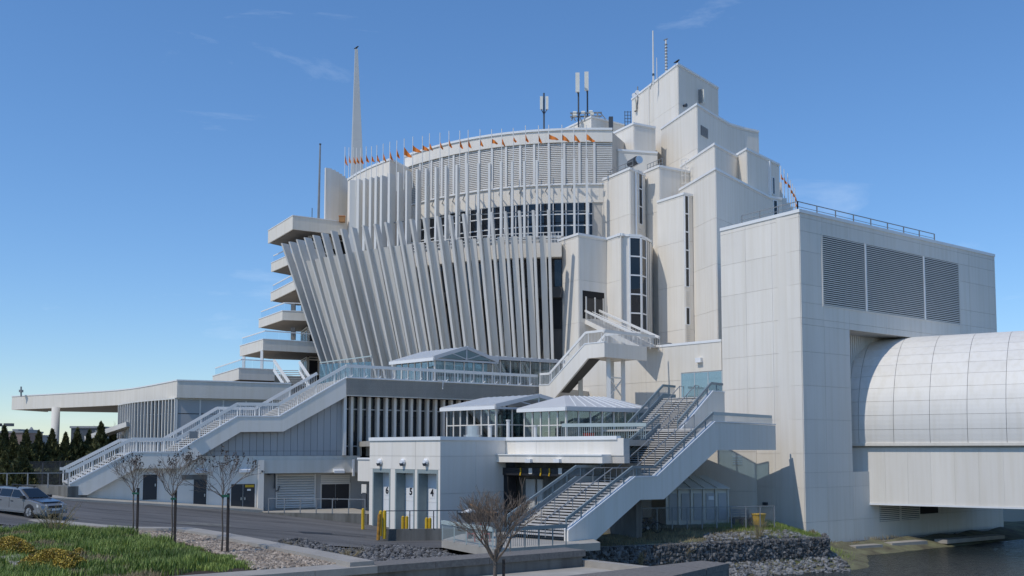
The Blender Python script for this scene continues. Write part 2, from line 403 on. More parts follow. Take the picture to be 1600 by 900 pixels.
# vertical seams inside the recess
rw = W(tuple(MR.pt(sR0, 0, -DEP+.01)[:2]), tuple(MR.pt(sR1, 0, -DEP+.01)[:2]))
m = MB()
for i in range(int(rw.L/.3)): rw.box(m, .05+i*.3, .24+i*.3, zRB, zRT, 0, .05)
part('corrugated_sheet', m, LOU, mega, kind='stuff')
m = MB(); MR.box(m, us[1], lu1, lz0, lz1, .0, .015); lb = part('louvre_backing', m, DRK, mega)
m = MB(); n = 34
for i in range(n):
    z = lz0 + (lz1-lz0)*(i+.2)/n; h = (lz1-lz0)/n
    m.hexa([MR.pt(us[1], z, .10), MR.pt(lu1, z, .10), MR.pt(lu1, z+h*.25, .02), MR.pt(us[1], z+h*.25, .02), MR.pt(us[1], z+.07, .10), MR.pt(lu1, z+.07, .10), MR.pt(lu1, z+h*.25+.06, .02), MR.pt(us[1], z+h*.25+.06, .02)])
part('louvre', m, LOU, mega, kind='stuff')
for px in (1358.5, 1450.5):
    u = MR.U(px); m = MB(); MR.box(m, u-.09, u+.09, lz0, lz1, .016, .13); part('louvre_mullion', m, COP, mega)
m = MB(); q = .12
for a in ((us[1]-q, lu1+q, lz1, lz1+q), (us[1]-q, lu1+q, lz0-q, lz0), (us[1]-q, us[1], lz0, lz1), (lu1, lu1+q, lz0, lz1)): MR.box(m, *a, .03, .09)
part('louvre_frame', m, CON, mega)
part('coping', MB().strip([Lp, C, Rp], .12, .45, zMT-.10, zMT+.16), COP, mega)
# low louvres under the bridge
a0, a1 = MR.U(1371), MR.U(1433); b0 = MR.at(1371, 815.5)[1]; b1 = MR.at(1371, 787.5)[1]
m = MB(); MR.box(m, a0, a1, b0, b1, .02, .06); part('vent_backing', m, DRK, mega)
m = MB()
for i in range(9): z = b0+(b1-b0)*(i+.2)/9; MR.box(m, a0, a1, z, z+.1, .061, .13)
MR.box(m, (a0+a1)/2-.1, (a0+a1)/2+.1, b0, b1, .06, .15)
part('vent_louvre', m, LOU, mega)
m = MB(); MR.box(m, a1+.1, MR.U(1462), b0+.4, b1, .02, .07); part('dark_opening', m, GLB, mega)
# roof rail
rl = offs([Lp, C, Rp], -.5); w1 = W(rl[0], rl[1]); w2 = W(rl[1], rl[2])
m = MB()
for w, u0, u1, n in ((w1, w1.L*.25, w1.L, 3), (w2, 0, w2.U(1470), 8)):
    m.bar(w.pt(u0, zMT+.95), w.pt(u1, zMT+.95), .06); m.bar(w.pt(u0, zMT+.55), w.pt(u1, zMT+.55), .035)
    for i in range(n+1): u = u0+(u1-u0)*i/n; m.bar(w.pt(u, zMT-.1), w.pt(u, zMT+.97), .08)
part('roof_rail', m, STEEL, mega)
# small louvred vent and shaded wall below the green stair
SV0 = ML.pt(ML.U(1182), 0)
SWd = Vector((-.93, .37, 0))
SW = W((SV0.x-13*.93, SV0.y-13*(-.37)), (SV0.x, SV0.y))

# ================================================================== covered bridge: barrel vault over a white box girder
AX = Vector((.846, -.533, 0)); PERP = Vector((.533, .846, 0)); RT = 8.0
st = MR.pt(MR.U(1348), 0, -1.2); base_z = .5; CZ = base_z + 1.35
bridge = thing('covered_bridge', 'white panelled barrel-vaulted covered bridge running from the plant block over the water', 'bridge', (st.x, st.y, -4.3))
def arc(u, ang, r): return st + AX*u + PERP*(RT*math.cos(R(9.5)) - r*math.cos(ang)) + Vector((0, 0, CZ + r*math.sin(ang)))
A0 = R(-9.5); NA = 24; DA = R(8.3)
m = MB(); k = 40
for j in range(k+1):
    a = A0+(math.pi+R(19))*j/k
    for u in (-3.2, 32): m.v.append(tuple(arc(u, a, RT-.07)))
for j in range(k): m.f.append((2*j, 2*j+1, 2*j+3, 2*j+2))
part('vault_shell', m, TUBJ, bridge)
ring = [-3.0, -.05, .75]+[.75+2.72*(i+1) for i in range(11)]
cache = {}
for i in range(len(ring)-1):
    for j in range(NA):
        key = (round(ring[i+1]-ring[i], 2), j)
        if key not in cache:
            mb = MB(); L = ring[i+1]-ring[i]; g = .016; q = .009; k = len(mb.v)
            for s in range(4):
                a = A0+DA*(j+q*1+(1-2*q)*s/3)
                for u in (g, L-g):
                    for r in (RT-.05, RT): mb.v.append(tuple(PERP*(RT*math.cos(R(9.5))-r*math.cos(a))+Vector((0, 0, CZ+r*math.sin(a)))+AX*u))
            for s in range(3):
                b = k+4*s; e = b+4
                mb.f += [(b+1, b+3, e+3, e+1), (b, e, e+2, b+2), (b, b+1, e+1, e), (b+2, e+2, e+3, b+3)]
            mb.f += [(k, k+2, k+3, k+1), (k+12, k+13, k+15, k+14)]
            me = mb.mesh('vault_panel', (0, 0, 0)); me.materials.append(TUBE); cache[key] = me
        inst('vault_panel', cache[key], bridge, st+AX*ring[i])
gw = W(tuple((st+AX*-2.5+PERP*.3)[:2]), tuple((st+AX*32+PERP*.3)[:2]))
gz0 = -4.25
m = MB(); m.prism([tuple(gw.a[:2]), tuple(gw.b[:2]), tuple((gw.b+PERP*15)[:2]), tuple((gw.a+PERP*15)[:2])], gz0, base_z+.02)
part('girder', m, CONB, bridge)
panels(bridge, gw, cuts(gw.L, 1.75), [gz0, base_z-.3], CON, gap=.007)
m = MB(); m.strip([tuple(gw.a[:2]), tuple(gw.b[:2])], .42, .2, base_z-.12, base_z+.1); part('gutter', m, BEI, bridge)
m = MB(); m.strip([tuple(gw.a[:2]), tuple(gw.b[:2])], .10, .2, gz0-.14, gz0-.002); part('bottom_flashing', m, COP, bridge)

# ================================================================== main casino tower
casino = thing('casino_building', 'tall white stepped building wrapped in leaning fins, with orange flags along its roof', 'building', (-4, 112, -5))
ZB = -5.0
def level(pts, iref, Yref):
    z = PY(*pts[iref], Yref).z; return z, [tuple(PZ(x, y, z)[:2]) for x, y in pts]
def block(pts, iref, Yref, zb, m=CON, depth=9, pan=None, cop=True, over=None, name='tower_block', plan=None, z=None, vis=None, dvec=None):
    if plan is None: z, plan = level(pts, iref, Yref)
    if over:
        for i, Y in over.items(): plan[i] = tuple(PY(pts[i][0], pts[i][1], Y)[:2])
    dv = dvec or (.25, 1)
    e, f = plan[-1], plan[0]; full = plan+[(e[0]*(1+depth/e[1])-.4, e[1]+depth), (f[0]*(1+depth/f[1])+.4, f[1]+depth)]
    b = part(name, MB().prism(full, zb, z-.03), CONB if pan else m, casino)
    if pan:
        hz, wd = pan
        for i in range(len(plan)-1):
            w = W(plan[i], plan[i+1])
            zs = [zb]+[z-.3-hz*k for k in range(int((z-zb)/hz), -1, -1) if z-.3-hz*k > zb+.8]+[z-.02]
            vz = vis or max(zb, z-30)
            zs = [q for q in zs if q >= vz-hz]
            panels(b, w, cuts(w.L, wd), zs, m, gap=.022)
    if cop: part('coping', MB().strip(plan, .13, .4, z-.1, z+.14), COP, b)
    return b, plan, z
t1 = block([(987.6, 155.5), (1059.2, 100.6), (1121.6, 138)], 1, 113.5, ZB, depth=8, pan=(4.4, 7), vis=25)
t2 = block([(1033.4, 201.6), (1088.8, 163.6), (1114, 179.5), (1140, 194.5), (1162, 201), (1185, 206)], 1, 107, ZB, depth=6, pan=(4.6, 9), vis=15, dvec=(.0, 1))
t3 = block([(957, 209.6), (990.2, 193.4), (1023.8, 200)], 1, 111.5, ZB, depth=6, pan=(4, 8), vis=25, over={2: 113})
t4 = block([(949, 241.2), (966, 235), (1027, 229)], 1, 110.5, ZB, depth=6, pan=(4, 8), vis=18, over={2: 111.5})
s5 = block([(1064, 260.3), (1116.4, 225.8), (1167, 253.6)], 1, 102, ZB, depth=6, pan=(4.6, 9), vis=10)
z5 = s5[2]
p5 = [tuple(PY(1149.5, 240, 107.0)[:2]), tuple(PY(1166.4, 233.5, 104.6)[:2]), tuple(PY(1216.5, 238, 110.5)[:2])]
s5b = block(None, 1, 0, ZB, plan=p5, z=PY(1166.4, 233.3, 104.6).z, depth=6, pan=(4.6, 9), vis=10, dvec=(0, 1))
s1 = block([(928, 287.3), (984.2, 263.8), (1007.5, 269)], 1, 104.5, ZB, depth=8, pan=(4.6, 9), vis=5, over={2: 107.2})
s2 = block([(1007, 269.6), (1030.4, 260), (1081, 270)], 1, 105.5, ZB, depth=6, pan=(4.6, 9), vis=5, over={2: 108})
s3 = block([(1027.6, 316), (1068.2, 303), (1081.5, 305.2)], 1, 101.2, ZB, depth=6, pan=(4.6, 9), vis=5, over={2: 101.9}, dvec=(0, 1))
s4 = block([(1062, 297.2), (1117.8, 264.2), (1201.6, 308.2), (1221, 311)], 1, 97, ZB, depth=6, pan=(4.6, 9), vis=5)
s6 = block([(872.4, 376.4), (903.8, 366.2), (948.2, 373.8)], 1, 100.4, ZB, depth=6, pan=(4.4, 9), vis=2)
p6 = [s6[1][2], tuple(PZ(970.6, 366.2, s6[2])[:2])]
s6b = block(None, 1, 0, ZB, plan=p6, z=s6[2], depth=6, pan=(4.4, 9), vis=2, dvec=(.3, 1))
# glazed stair bay
zb6 = s6[2]
p7 = [p6[1], G(975, 100.9), G(985.2, 100.8), G(1004, 101.2), G(1011.5, 102.3), G(1020, 104)]
bay = part('glazed_bay', MB().prism(p7+[(p7[-1][0]+1, 108), (p7[0][0]+1, 108)], ZB, zb6-.15), FIN, casino)
part('coping', MB().strip(p7, .12, .4, zb6-.13, zb6+.12), COP, bay)
def glazing(parent, w, u0, u1, z0, z1, nu, nz, gm=GLD, fm=COP, fw=.1, off=.02, pane='pane', frame='mullion', skipf=False, us=None):
    us = us or [u0+(u1-u0)*i/nu for i in range(nu+1)]; zs = [z0+(z1-z0)*j/nz for j in range(nz+1)] if not hasattr(nz, '__len__') else nz
    panels(parent, w, us, zs, gm, off=off, th=.02, gap=fw*.8, name=pane)
    if skipf: return
    m = MB()
    for u in us: w.box(m, u-fw/2, u+fw/2, zs[0], zs[-1], off-.06, off+.07)
    for z in zs:
        for a, b in zip(us, us[1:]): w.box(m, a+fw/2, b-fw/2, z-fw/2, z+fw/2, off-.055, off+.06)
    part(frame, m, fm, parent)
w7 = W(p7[2], p7[3]); zt, zb_ = w7.at(986, 371)[1], w7.at(986, 519)[1]
glazing(bay, w7, .05, w7.L-.05, zb_, zt, 1, 5, fw=.14, off=.05); w7 = W(p7[3], p7[4]); glazing(bay, w7, .05, w7.L-.05, zb_, zt, 1, 5, fw=.14, off=.05)
m = MB()
for a, b in zip(p7, p7[1:]):
    w = W(a, b)
    if w.L > .9 and a not in (p7[2], p7[3]):
        for k in range(1, 3): w.box(m, w.L*k/3-.02, w.L*k/3+.02, 2, zb6-.2, 0, .05)
part('seam', m, STEEL, bay)
# slit windows in the recessed returns
def slit(b, w, u0, u1, z0, z1, n, lou=()):
    glazing(b, w, u0, u1, z0, z1, 1, n, gm=GLD, fm=COP, fw=.12, off=.06, pane='slit_pane', frame='slit_frame')
    for a, c in lou:
        m = MB()
        for k in range(int((c-a)/.22)): w.box(m, u0, u1, a+k*.22, a+k*.22+.09, .06, .12)
        part('slit_louvre', m, LOU, b)
w = W(s1[1][1], s1[1][2]); slit(s1[0], w, w.U(1000.5), w.U(1006), w.at(1003, 352)[1], w.at(1003, 269.5)[1], 3, [(w.at(1003, 366)[1], w.at(1003, 354)[1])])
w = W(s3[1][1], s3[1][2]); slit(s3[0], w, w.U(1073.5), w.U(1079.5), w.at(1077, 449)[1], w.at(1077, 307)[1], 5, [(w.at(1077, 480)[1], w.at(1077, 451)[1]), (w.at(1077, 535)[1], w.at(1077, 508)[1])])
glazing(s3[0], w, w.U(1073.5), w.U(1079.5), w.at(1077, 508)[1], w.at(1077, 481)[1], 1, 1, fw=.12, off=.06, pane='slit_pane', frame='slit_frame')
m = MB(); w = W(s1[1][1], s1[1][2]); u = w.U(994.5); m.bar(w.pt(u, zb6, .2), w.pt(u, s1[2]-.2, .2), .16); part('downpipe', m, COP, s1[0])
w = W(p5[1], p5[2])
for u0, u1, za, zc in ((w.U(1213.5), w.U(1217), w.at(1215, 307)[1], w.at(1215, 281)[1]),): glazing(s5b[0], w, u0, min(u1, w.L), za, zc, 1, 1, fw=.1, off=.06, pane='slit_pane', frame='slit_frame')
m = MB(); u = w.U(1208); w.box(m, u-.12, u+.12, 15, p5 and PY(1166.4, 233.3, 104.6).z-.2, .05, .3); part('downpipe', m, COP, s5b[0])
w = W(s4[1][2], s4[1][3]); glazing(s4[0], w, w.L*.3, w.L*.6, w.at(1208, 345)[1], w.at(1208, 313)[1], 1, 1, fw=.1, off=.06, pane='slit_pane', frame='slit_frame')
# square louvre on the second block, ducts and odd fittings
w = W(t2[1][1], t2[1][2]); a0, a1 = w.U(1101), w.U(1112); z0, z1 = w.at(1106, 217.5)[1], w.at(1106, 202.5)[1]
m = MB(); w.box(m, a0, a1, z0, z1, .05, .08); v = part('vent_backing', m, DST, casino); m = MB()
for k in range(8): w.box(m, a0, a1, z0+(z1-z0)*k/8, z0+(z1-z0)*k/8+.05, .081, .14)
part('vent_louvre', m, PBL, casino)

# ---- curved front: roof band, louvres, spandrel, glazing
zband = PY(956, 205, 109).z
TOPC = [(640, 245), (680, 233), (720, 223.5), (760, 216), (800, 211), (840, 207.6), (880, 205.6), (956, 205)]
def smoothtab(t):
    xs_ = [p[0] for p in t]; n = len(t)
    import numpy as np
    c = np.polyfit(xs_, [p[1] for p in t], 3); return lambda x: float(np.polyval(c, x))
fy = smoothtab(TOPC)
def Fc(px): p = PZ(px, fy(px), zband); return (p.x, p.y)
cpx = [636+i*(956-636)/40 for i in range(41)]
cyl = [Fc(x) for x in cpx]
zl1 = PY(956, 223, 109).z; zl0 = PY(928, 289.5, PZ(928, fy(928), zband).y).z
zg1 = PY(925, 316.5, Fc(925)[1]).z; zg0 = PY(925, 370, Fc(925)[1]).z
drum = part('curved_wall', MB().prism(cyl+[(20, 128), (-14, 136)], ZB, zband-.05), CONB, casino)
part('roof_band', MB().strip(cyl, .35, .3, zl1, zband), CON, drum)
part('coping', MB().strip(cyl, .48, .3, zband+.003, zband+.24), COP, drum)
part('spandrel', MB().strip(cyl, .15, .2, zg1, zl0), CON, drum)
part('ledge', MB().strip(cyl, .32, .2, zl0+.002, zl0+.14), COP, drum)
m = MB(); n = 22
for i in range(n):
    z = zl0+.16+(zl1-zl0-.16)*i/n; h = (zl1-zl0)/n
    a = offs(cyl, .16); b = offs(cyl, .03)
    for k in range(len(cyl)-1): m.hexa([(*a[k], z), (*a[k+1], z), (*b[k+1], z+h*.55), (*b[k], z+h*.55), (*a[k], z+.10), (*a[k+1], z+.10), (*b[k+1], z+h*.55+.08), (*b[k], z+h*.55+.08)])
part('louvre', m, LOU, drum, kind='stuff')
def wallat(px, line, pxs):            # frame of the wall at a picture column
    for i in range(len(line)-1):
        if pxs[i] <= px <= pxs[i+1]: break
    return W(line[i], line[i+1])
for px in (656, 674, 690.5, 709, 728.6, 749, 769.6, 791.6, 814, 836, 859, 883.5, 907.5, 931):
    w = wallat(px, cyl, cpx); u = w.U(px); m = MB(); w.box(m, u-.13, u+.13, zl0+.14, zl1, .17, .28); part('louvre_mullion', m, FINW, drum)
FB = [(513, 263), (519, 265.5), (524.5, 268.5), (529.5, 271.5), (534.5, 275), (540, 278.5), (546, 281.5), (553.5, 282), (562.5, 281), (572.5, 280), (582.5, 278.3), (591, 277), (600, 275.5), (612, 272.5), (626, 270.5), (638.5, 268), (654, 266), (668, 264), (683, 262), (698.5, 260.3), (715, 258.3), (730.5, 257), (748, 256), (765.3, 255.4), (783.4, 253.6), (800.6, 253), (819.6, 252), (839, 251), (858, 250.3), (878.3, 249.8), (897, 249.4), (916.6, 249.4)]
zfb = PY(916, 249.4, 106).z
# bluish glazing, one pane per bay and row
gx = [576+i*0 for i in range(0)]
gcols = [x for x, y in FB if x > 648]+[925]
gcols = [640]+gcols
gm_ = MB()
for a, b in zip(gcols, gcols[1:]):
    w = W(Fc(a), Fc(b)); zs = [zg0+(zg1-zg0)*j/3 for j in range(4)]
    panels(drum, w, [0, w.L*.3, w.L], zs, GLD, off=.05, th=.03, gap=.09)
    for z in zs: w.box(gm_, 0, w.L, z-.06, z+.06, .04, .12)
    for u in (0, w.L*.3): w.box(gm_, u-.05, u+.05, zg0, zg1, .035, .11)
part('mullion', gm_, COP, drum)
# ---- left, lower roofed drum
zlow = PY(610, 249.6, 114.5).z
LOWC = [(544, 281.2), (552, 276), (562, 270), (576, 263), (592, 256.2), (610, 249.6)]
low = [tuple(PZ(x, y, zlow)[:2]) for x, y in LOWC]
lowp = low+[Fc(642)]
ld = part('lower_drum', MB().prism(lowp+[(-12, 134), (-22, 134)], ZB, zlow-.03), CON, casino)
part('coping', MB().strip(low+[Fc(640)], .13, .4, zlow-.1, zlow+.16), COP, ld)
for i in range(len(low)-1):
    w = W(low[i], low[i+1]); panels(ld, w, [0, w.L/2, w.L] if w.L > 2.4 else [0, w.L], [12, 18, 23, 28, zlow-.15], CON, gap=.03)
# upper vertical fins
zcl = PY(513, 263, 124).z; fpl = [tuple(PZ(x, y, zcl if k < 7 else zfb)[:2]) for k, (x, y) in enumerate(FB)]
for i, (x, y) in enumerate(FB):
    a = fpl[max(0, i-1)]; b = fpl[min(len(fpl)-1, i+1)]; w = W(a, b); p = Vector((*fpl[i], 0))
    zb = zg0-.6 if i > 12 else 22 if i > 6 else 25.6
    if i < 7: n_ = Vector((-.80, -.6, 0)); t_ = Vector((.6, -.80, 0)); dw = .42
    else: n_, t_, dw = w.n, w.d, .5
    zh = zcl if i < 7 else zfb; m = MB(); m.obox(p+Vector((0, 0, (zh+zb)/2)), t_*(.16 if i < 14 else .115), n_*(dw if i < 14 else dw-.02*min(11, i-13)), Vector((0, 0, (zh-zb)/2)))
    part('upright_fin', m, FINW if i > 6 else FIN, casino)
m = MB(); k = [PY(*q) for q in ()]
ring_ = offs(fpl[7:], -.25)
for a, b in zip(ring_, ring_[1:]): m.bar((*a, zfb-5.6), (*b, zfb-5.6), .09)
for i in range(8, len(ring_)): m.bar((*ring_[i], zl0-.6), (*offs(cyl, .1)[min(40, max(0, int((FB[7+i][0]-636)/8)))], zl0-.6), .08)
part('fin_tie_rail', m, STEEL, casino)

# ---- lower leaning fins (inverted fan)
TALL = [(445, 381), (457, 378.5), (468.7, 375), (480.7, 371.8), (494, 368.2), (507.4, 364.8), (521.6, 361.4), (536.7, 358.6), (552.6, 356), (570, 353.2), (588.3, 350.7), (605, 348.1), (624, 345.8), (644, 343.2), (664, 341), (685, 338.6), (704, 337), (725, 335), (747.4, 333.4), (768, 332), (789.6, 331), (811.6, 330.1), (833.2, 329.3), (857, 328.5)]
zt_ = PY(857, 328.5, 99).z
SHT = [(486, 408.7), (500.7, 405.3), (514, 402.6), (527, 400.3), (540.6, 398.2), (554.5, 395.5), (571.8, 392.8), (588, 390), (605, 387.5), (622.4, 385.2), (640.4, 383), (659, 381.2), (678.4, 379.4), (698, 377.6), (719, 375.7), (740, 374.1), (761, 372.7), (783, 371.4), (804, 370.4), (826, 369.8), (848, 369.6)]
zs_ = PY(848, 369.6, 100.2).z
def lean(px):
    k = 0
    for i in range(len(TALL)-1):
        if TALL[i][0] <= px <= TALL[i+1][0]: k = 23-i-(px-TALL[i][0])/(TALL[i+1][0]-TALL[i][0])
    if px < 445: k = 23
    return .028+.0131*k
zfoot = 7.0
def fin_ends(x, y, z):
    t = PZ(x, y, z); Yb = t.y+2.6
    yb = HZ-(zfoot/Yb*F); b = PY(x+lean(x)*(yb-y), yb, Yb); return t, b
tt = [fin_ends(x, y, zt_) for x, y in TALL]
for i, (t, b) in enumerate(tt):
    w = W(tt[max(0, i-1)][0][:2], tt[min(23, i+1)][0][:2])
    hd_ = .48-.20*i/23; p = [b-w.d*.13-w.n*hd_, b+w.d*.13-w.n*hd_, b+w.d*.13+w.n*hd_, b-w.d*.13+w.n*hd_]; q = [v+(t-b) for v in p]
    part('leaning_fin', MB().hexa([p[3], p[2], p[1], p[0], q[3], q[2], q[1], q[0]]), FIN, casino)
ss = [fin_ends(x, y, zs_) for x, y in SHT]
for i, (t, b) in enumerate(ss):
    w = W(ss[max(0, i-1)][0][:2], ss[min(len(ss)-1, i+1)][0][:2]); o = w.n*.22
    bd_ = (w.d*.45+Vector((1, 0, 0))*.55).normalized(); bn_ = Vector((bd_.y, -bd_.x, 0)); hw2 = .31+.10*(1-i/20)
    p = [b-bd_*hw2-bn_*.22+o, b+bd_*hw2-bn_*.22+o, b+bd_*hw2+bn_*.22+o, b-bd_*hw2+bn_*.22+o]; q = [v+(t-b) for v in p]
    part('leaning_board', MB().hexa([p[3], p[2], p[1], p[0], q[3], q[2], q[1], q[0]]), FIN, casino)
# inner wall behind the fan: storeys of dark glass and concrete parapets
inner = [(b.x, b.y+1.3) for t, b in tt]
inner = inner[:1]+inner[1::2]
inner.append((inner[-1][0]+1.0, inner[-1][1]-.1))
back_ = [(10, 118), (-18.5, 130)]
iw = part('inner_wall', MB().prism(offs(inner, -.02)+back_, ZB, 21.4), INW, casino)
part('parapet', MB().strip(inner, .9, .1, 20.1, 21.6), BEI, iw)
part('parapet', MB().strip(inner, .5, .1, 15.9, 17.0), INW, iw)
for a, b in zip(inner, inner[1:]):
    w = W(a, b); n = max(1, round(w.L/1.6)); panels(iw, w, cuts(w.L, 1.6), [17.05, 20.05], GLD, off=.04, th=.03, gap=.12)
    panels(iw, w, cuts(w.L, 1.6), [12.6, 15.85], GLB, off=.04, th=.03, gap=.1)
m = MB(); rr = offs(inner, .8)
for zz in (21.95, 22.3, 22.7):
    for a, b in zip(rr, rr[1:]): m.bar((*a, zz), (*b, zz), .07)
for a, b in zip(rr, rr[1:]):
    for k in range(3): q = (a[0]+(b[0]-a[0])*k/3, a[1]+(b[1]-a[1])*k/3); m.bar((*q, 21.5), (*q, 22.7), .06)
part('parapet_rail', m, RWH, iw)

# ---- balconies on the left flank
BAL = [([(419.6, 361), (458, 337.4), (540, 347.6)], 119.5, 21.5, 0), ([(424.4, 411.5), (476, 388), (500, 392)], 120.5, 15, 1), ([(423.6, 458), (462.4, 438), (486, 441)], 120, 14.5, 1),
       ([(405, 499.4), (442, 486), (482, 487.4)], 118.5, 14.2, 1), ([(375.6, 541), (411.7, 530.4), (500, 535.6)], 115.5, 17, 1), ([(333, 588), (374, 575.6), (429, 578)], 112.5, 17.5, 1)]
bz = []
for pts, Y, th, rail in BAL:
    z, pl = level(pts, 1, Y); t = th/F*Y; bz.append((z, pl))
    right = (pl[2][0]*1.06, pl[2][1]*1.06)
    poly = pl+[right, (-18, 133), (pl[0][0]+2.5, pl[0][1]+4)]
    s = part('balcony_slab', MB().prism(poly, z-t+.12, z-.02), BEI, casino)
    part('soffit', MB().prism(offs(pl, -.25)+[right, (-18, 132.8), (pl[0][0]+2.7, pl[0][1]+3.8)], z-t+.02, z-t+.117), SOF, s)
    part('fascia', MB().strip(pl, .06, .12, z-t, z), BEI, s)
    part('coping', MB().strip(pl, .11, .22, z+.002, z+.09), COP, s)
    if rail:
        rp_ = offs(pl, -.25); ends = rp_
        m = MB(); m.strip(rp_, .05, .05, z+.98, z+1.10); part('rail', m, COP, s)
        for a, b in zip(ends, ends[1:]):
            w = W(a, b); panels(s, w, cuts(w.L, 1.5), [z+.1, z+.97], GLT, th=.015, gap=.05, name='glass_pane')
cw = [(-27.4, 128.5), (-25.5, 123.2), (-21.0, 126.2)]
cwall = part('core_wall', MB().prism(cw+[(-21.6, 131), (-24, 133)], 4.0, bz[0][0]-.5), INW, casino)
for (z0, z1) in [(bz[i+1][0], bz[i][0]-1.2) for i in range(5)]:
    for a, b in zip(cw, cw[1:]):
        w = W(a, b); glazing(cwall, w, .1, w.L-.1, z0+.1, z1-.15, max(2, round(w.L/1.3)), [z0+.1, z0+2.0, z1-.15], gm=GLD, fm=FIN, fw=.16, off=.06)
m = MB(); m.box(*[0, 0, 0, 0, 0, 0]) if False else None
for px, y0, y1, Y in ((409.5, 547, 577, 115.8), (381, 557, 585, 119)):
    m = MB(); a = PY(px, y0, Y); b = PY(px, y1, Y); m.bar((a.x, a.y, a.z), (a.x, a.y, b.z), .3); part('column', m, COP, casino)
for (px, y0, y1, Y) in ((458.5, 512, 531, 119.6), (458.5, 473, 489, 120.2)):
    a = PY(px, y0, Y); b = PY(px, y1, Y); part('brown_column', MB().bar(a, (a.x, a.y, b.z), .5), SOF, casino)
# penthouse at the back of the drum roof
pz, pp = level([(878, 205), (923.8, 183.8), (976, 197)], 1, 117)
ph = part('penthouse', MB().prism(pp+[(pp[2][0], pp[2][1]+6), (pp[0][0]+3, pp[0][1]+6)], zband-1, pz), CON, casino)
part('coping', MB().strip(pp, .1, .3, pz+.002, pz+.2), COP, ph)
m = MB(); a = PY(954.5, 204, 117.5); m.bar(a, (a.x, a.y, PY(954.5, 183, 117.5).z), .5, .5); part('flue', m, DST, ph)
# round duct end on the first shoulder, with its roof rails
dc = PY(993.5, 252.3, 105.5); m = MB(); m.tube([dc+Vector((.3, -.7, 0)), dc+Vector((-.3, .9, 0))], .42, 16); part('duct', m, ALU, casino)
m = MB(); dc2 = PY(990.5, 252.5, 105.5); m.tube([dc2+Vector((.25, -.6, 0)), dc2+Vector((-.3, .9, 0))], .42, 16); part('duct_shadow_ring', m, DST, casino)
m = MB()
for line, z in (([s1[1][0], s1[1][1]], s1[2]), ([s2[1][0], s2[1][1]], s2[2])):
    l = offs(line, -.4); a, b = Vector((*l[0], z)), Vector((*l[1], z))
    for h in (.5, .95): m.bar(a+Vector((0, 0, h)), b+Vector((0, 0, h)), .05)
    for k in range(6): p = a.lerp(b, k/5); m.bar(p, p+Vector((0, 0, .95)), .05)
part('shoulder_rail', m, STEEL, casino)
# cage ladder hoops
lw = W(s2[1][1], s2[1][2]); lu = lw.U(1071); m = MB()
for o in (-.25, .25): m.bar(lw.pt(lu+o, 18, .25), lw.pt(lu+o, s2[2]+1.1, .25), .06)
for k in range(34): m.bar(lw.pt(lu-.25, 18.2+k*.35, .25), lw.pt(lu+.25, 18.2+k*.35, .25), .035)
for k in range(4):
    z = s2[2]+1.1-k*.9; m.tube([lw.pt(lu-.35, z, .2), lw.pt(lu-.35, z, .7), lw.pt(lu, z, .95), lw.pt(lu+.35, z, .7), lw.pt(lu+.35, z, .2)], .03, 5)
part('cage_ladder', m, FINW, casino)
# flush dark sheet painting the shade of the doorway recess, front shoulder
w = W(s6[1][1], s6[1][2]); u0, u1 = w.U(911), w.U(945); z1 = w.at(920, 455)[1]; z0 = z1-2.9
m = MB(); w.box(m, u0, u1, z0, z1, .04, .075); part('doorway_shade', m, GLB, casino)
for a, b in ((917, 929), (931, 942.5)): m = MB(); w.box(m, w.U(a), w.U(b), z0, z1-.75, .08, .11); part('glass_door', m, GLD, casino)
for a in (916, 930, 943): m = MB(); u = w.U(a); w.box(m, u-.07, u+.07, z0, z1-.6, .08, .14); part('door_post', m, FIN, casino)
DOORZ = z0; DOORW = w
# ================================================================== entrance pavilion with the sweeping canopy
zc = PY(278, 595, 95).z; th = 1.62
CAN = [(20, 620), (40, 618.8), (70, 617.2), (100, 615.6), (130, 614), (160, 612.2), (185, 610.4), (205, 608.2), (222, 605.6), (240, 602.4), (258, 599), (278, 595)]
can = [tuple(PZ(x, y, zc)[:2]) for x, y in CAN]; frt = tuple(PZ(455, 600.3, zc)[:2])
pav = thing('entrance_pavilion', 'low glass pavilion at the left with a long sweeping white canopy on one round column', 'pavilion', (can[-1][0], can[-1][1], -4.5))
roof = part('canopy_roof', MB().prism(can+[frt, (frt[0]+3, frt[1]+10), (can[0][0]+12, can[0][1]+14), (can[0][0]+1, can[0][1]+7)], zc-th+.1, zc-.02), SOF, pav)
part('fascia', MB().strip([(can[0][0]+1, can[0][1]+7)]+can+[frt], .08, .2, zc-th, zc-.003), BEI, roof, smooth=False)
part('coping', MB().strip([(can[0][0]+1, can[0][1]+7)]+can+[frt], .14, .3, zc, zc+.12), COP, roof)
a = PY(87, 650, 117); part('column', MB().tube([(a.x, a.y, -5), (a.x, a.y, zc-th+.05)], .46, 20), BEI, pav, smooth=True)
g = offs([can[-1], frt], -.45); pc = g[0]
left = [G(186, 109), G(197, 105.6), G(212, 102.4), G(232, 99.6), G(255, 97.4), (pc[0], pc[1])]
m = MB(); m.prism(offs(left, -1.4)+[(g[1][0], g[1][1]+1), (g[1][0], g[1][1]+9), (left[0][0]+6, left[0][1]+8)], -4.5, zc-th+.05); part('interior', m, GLB, pav)
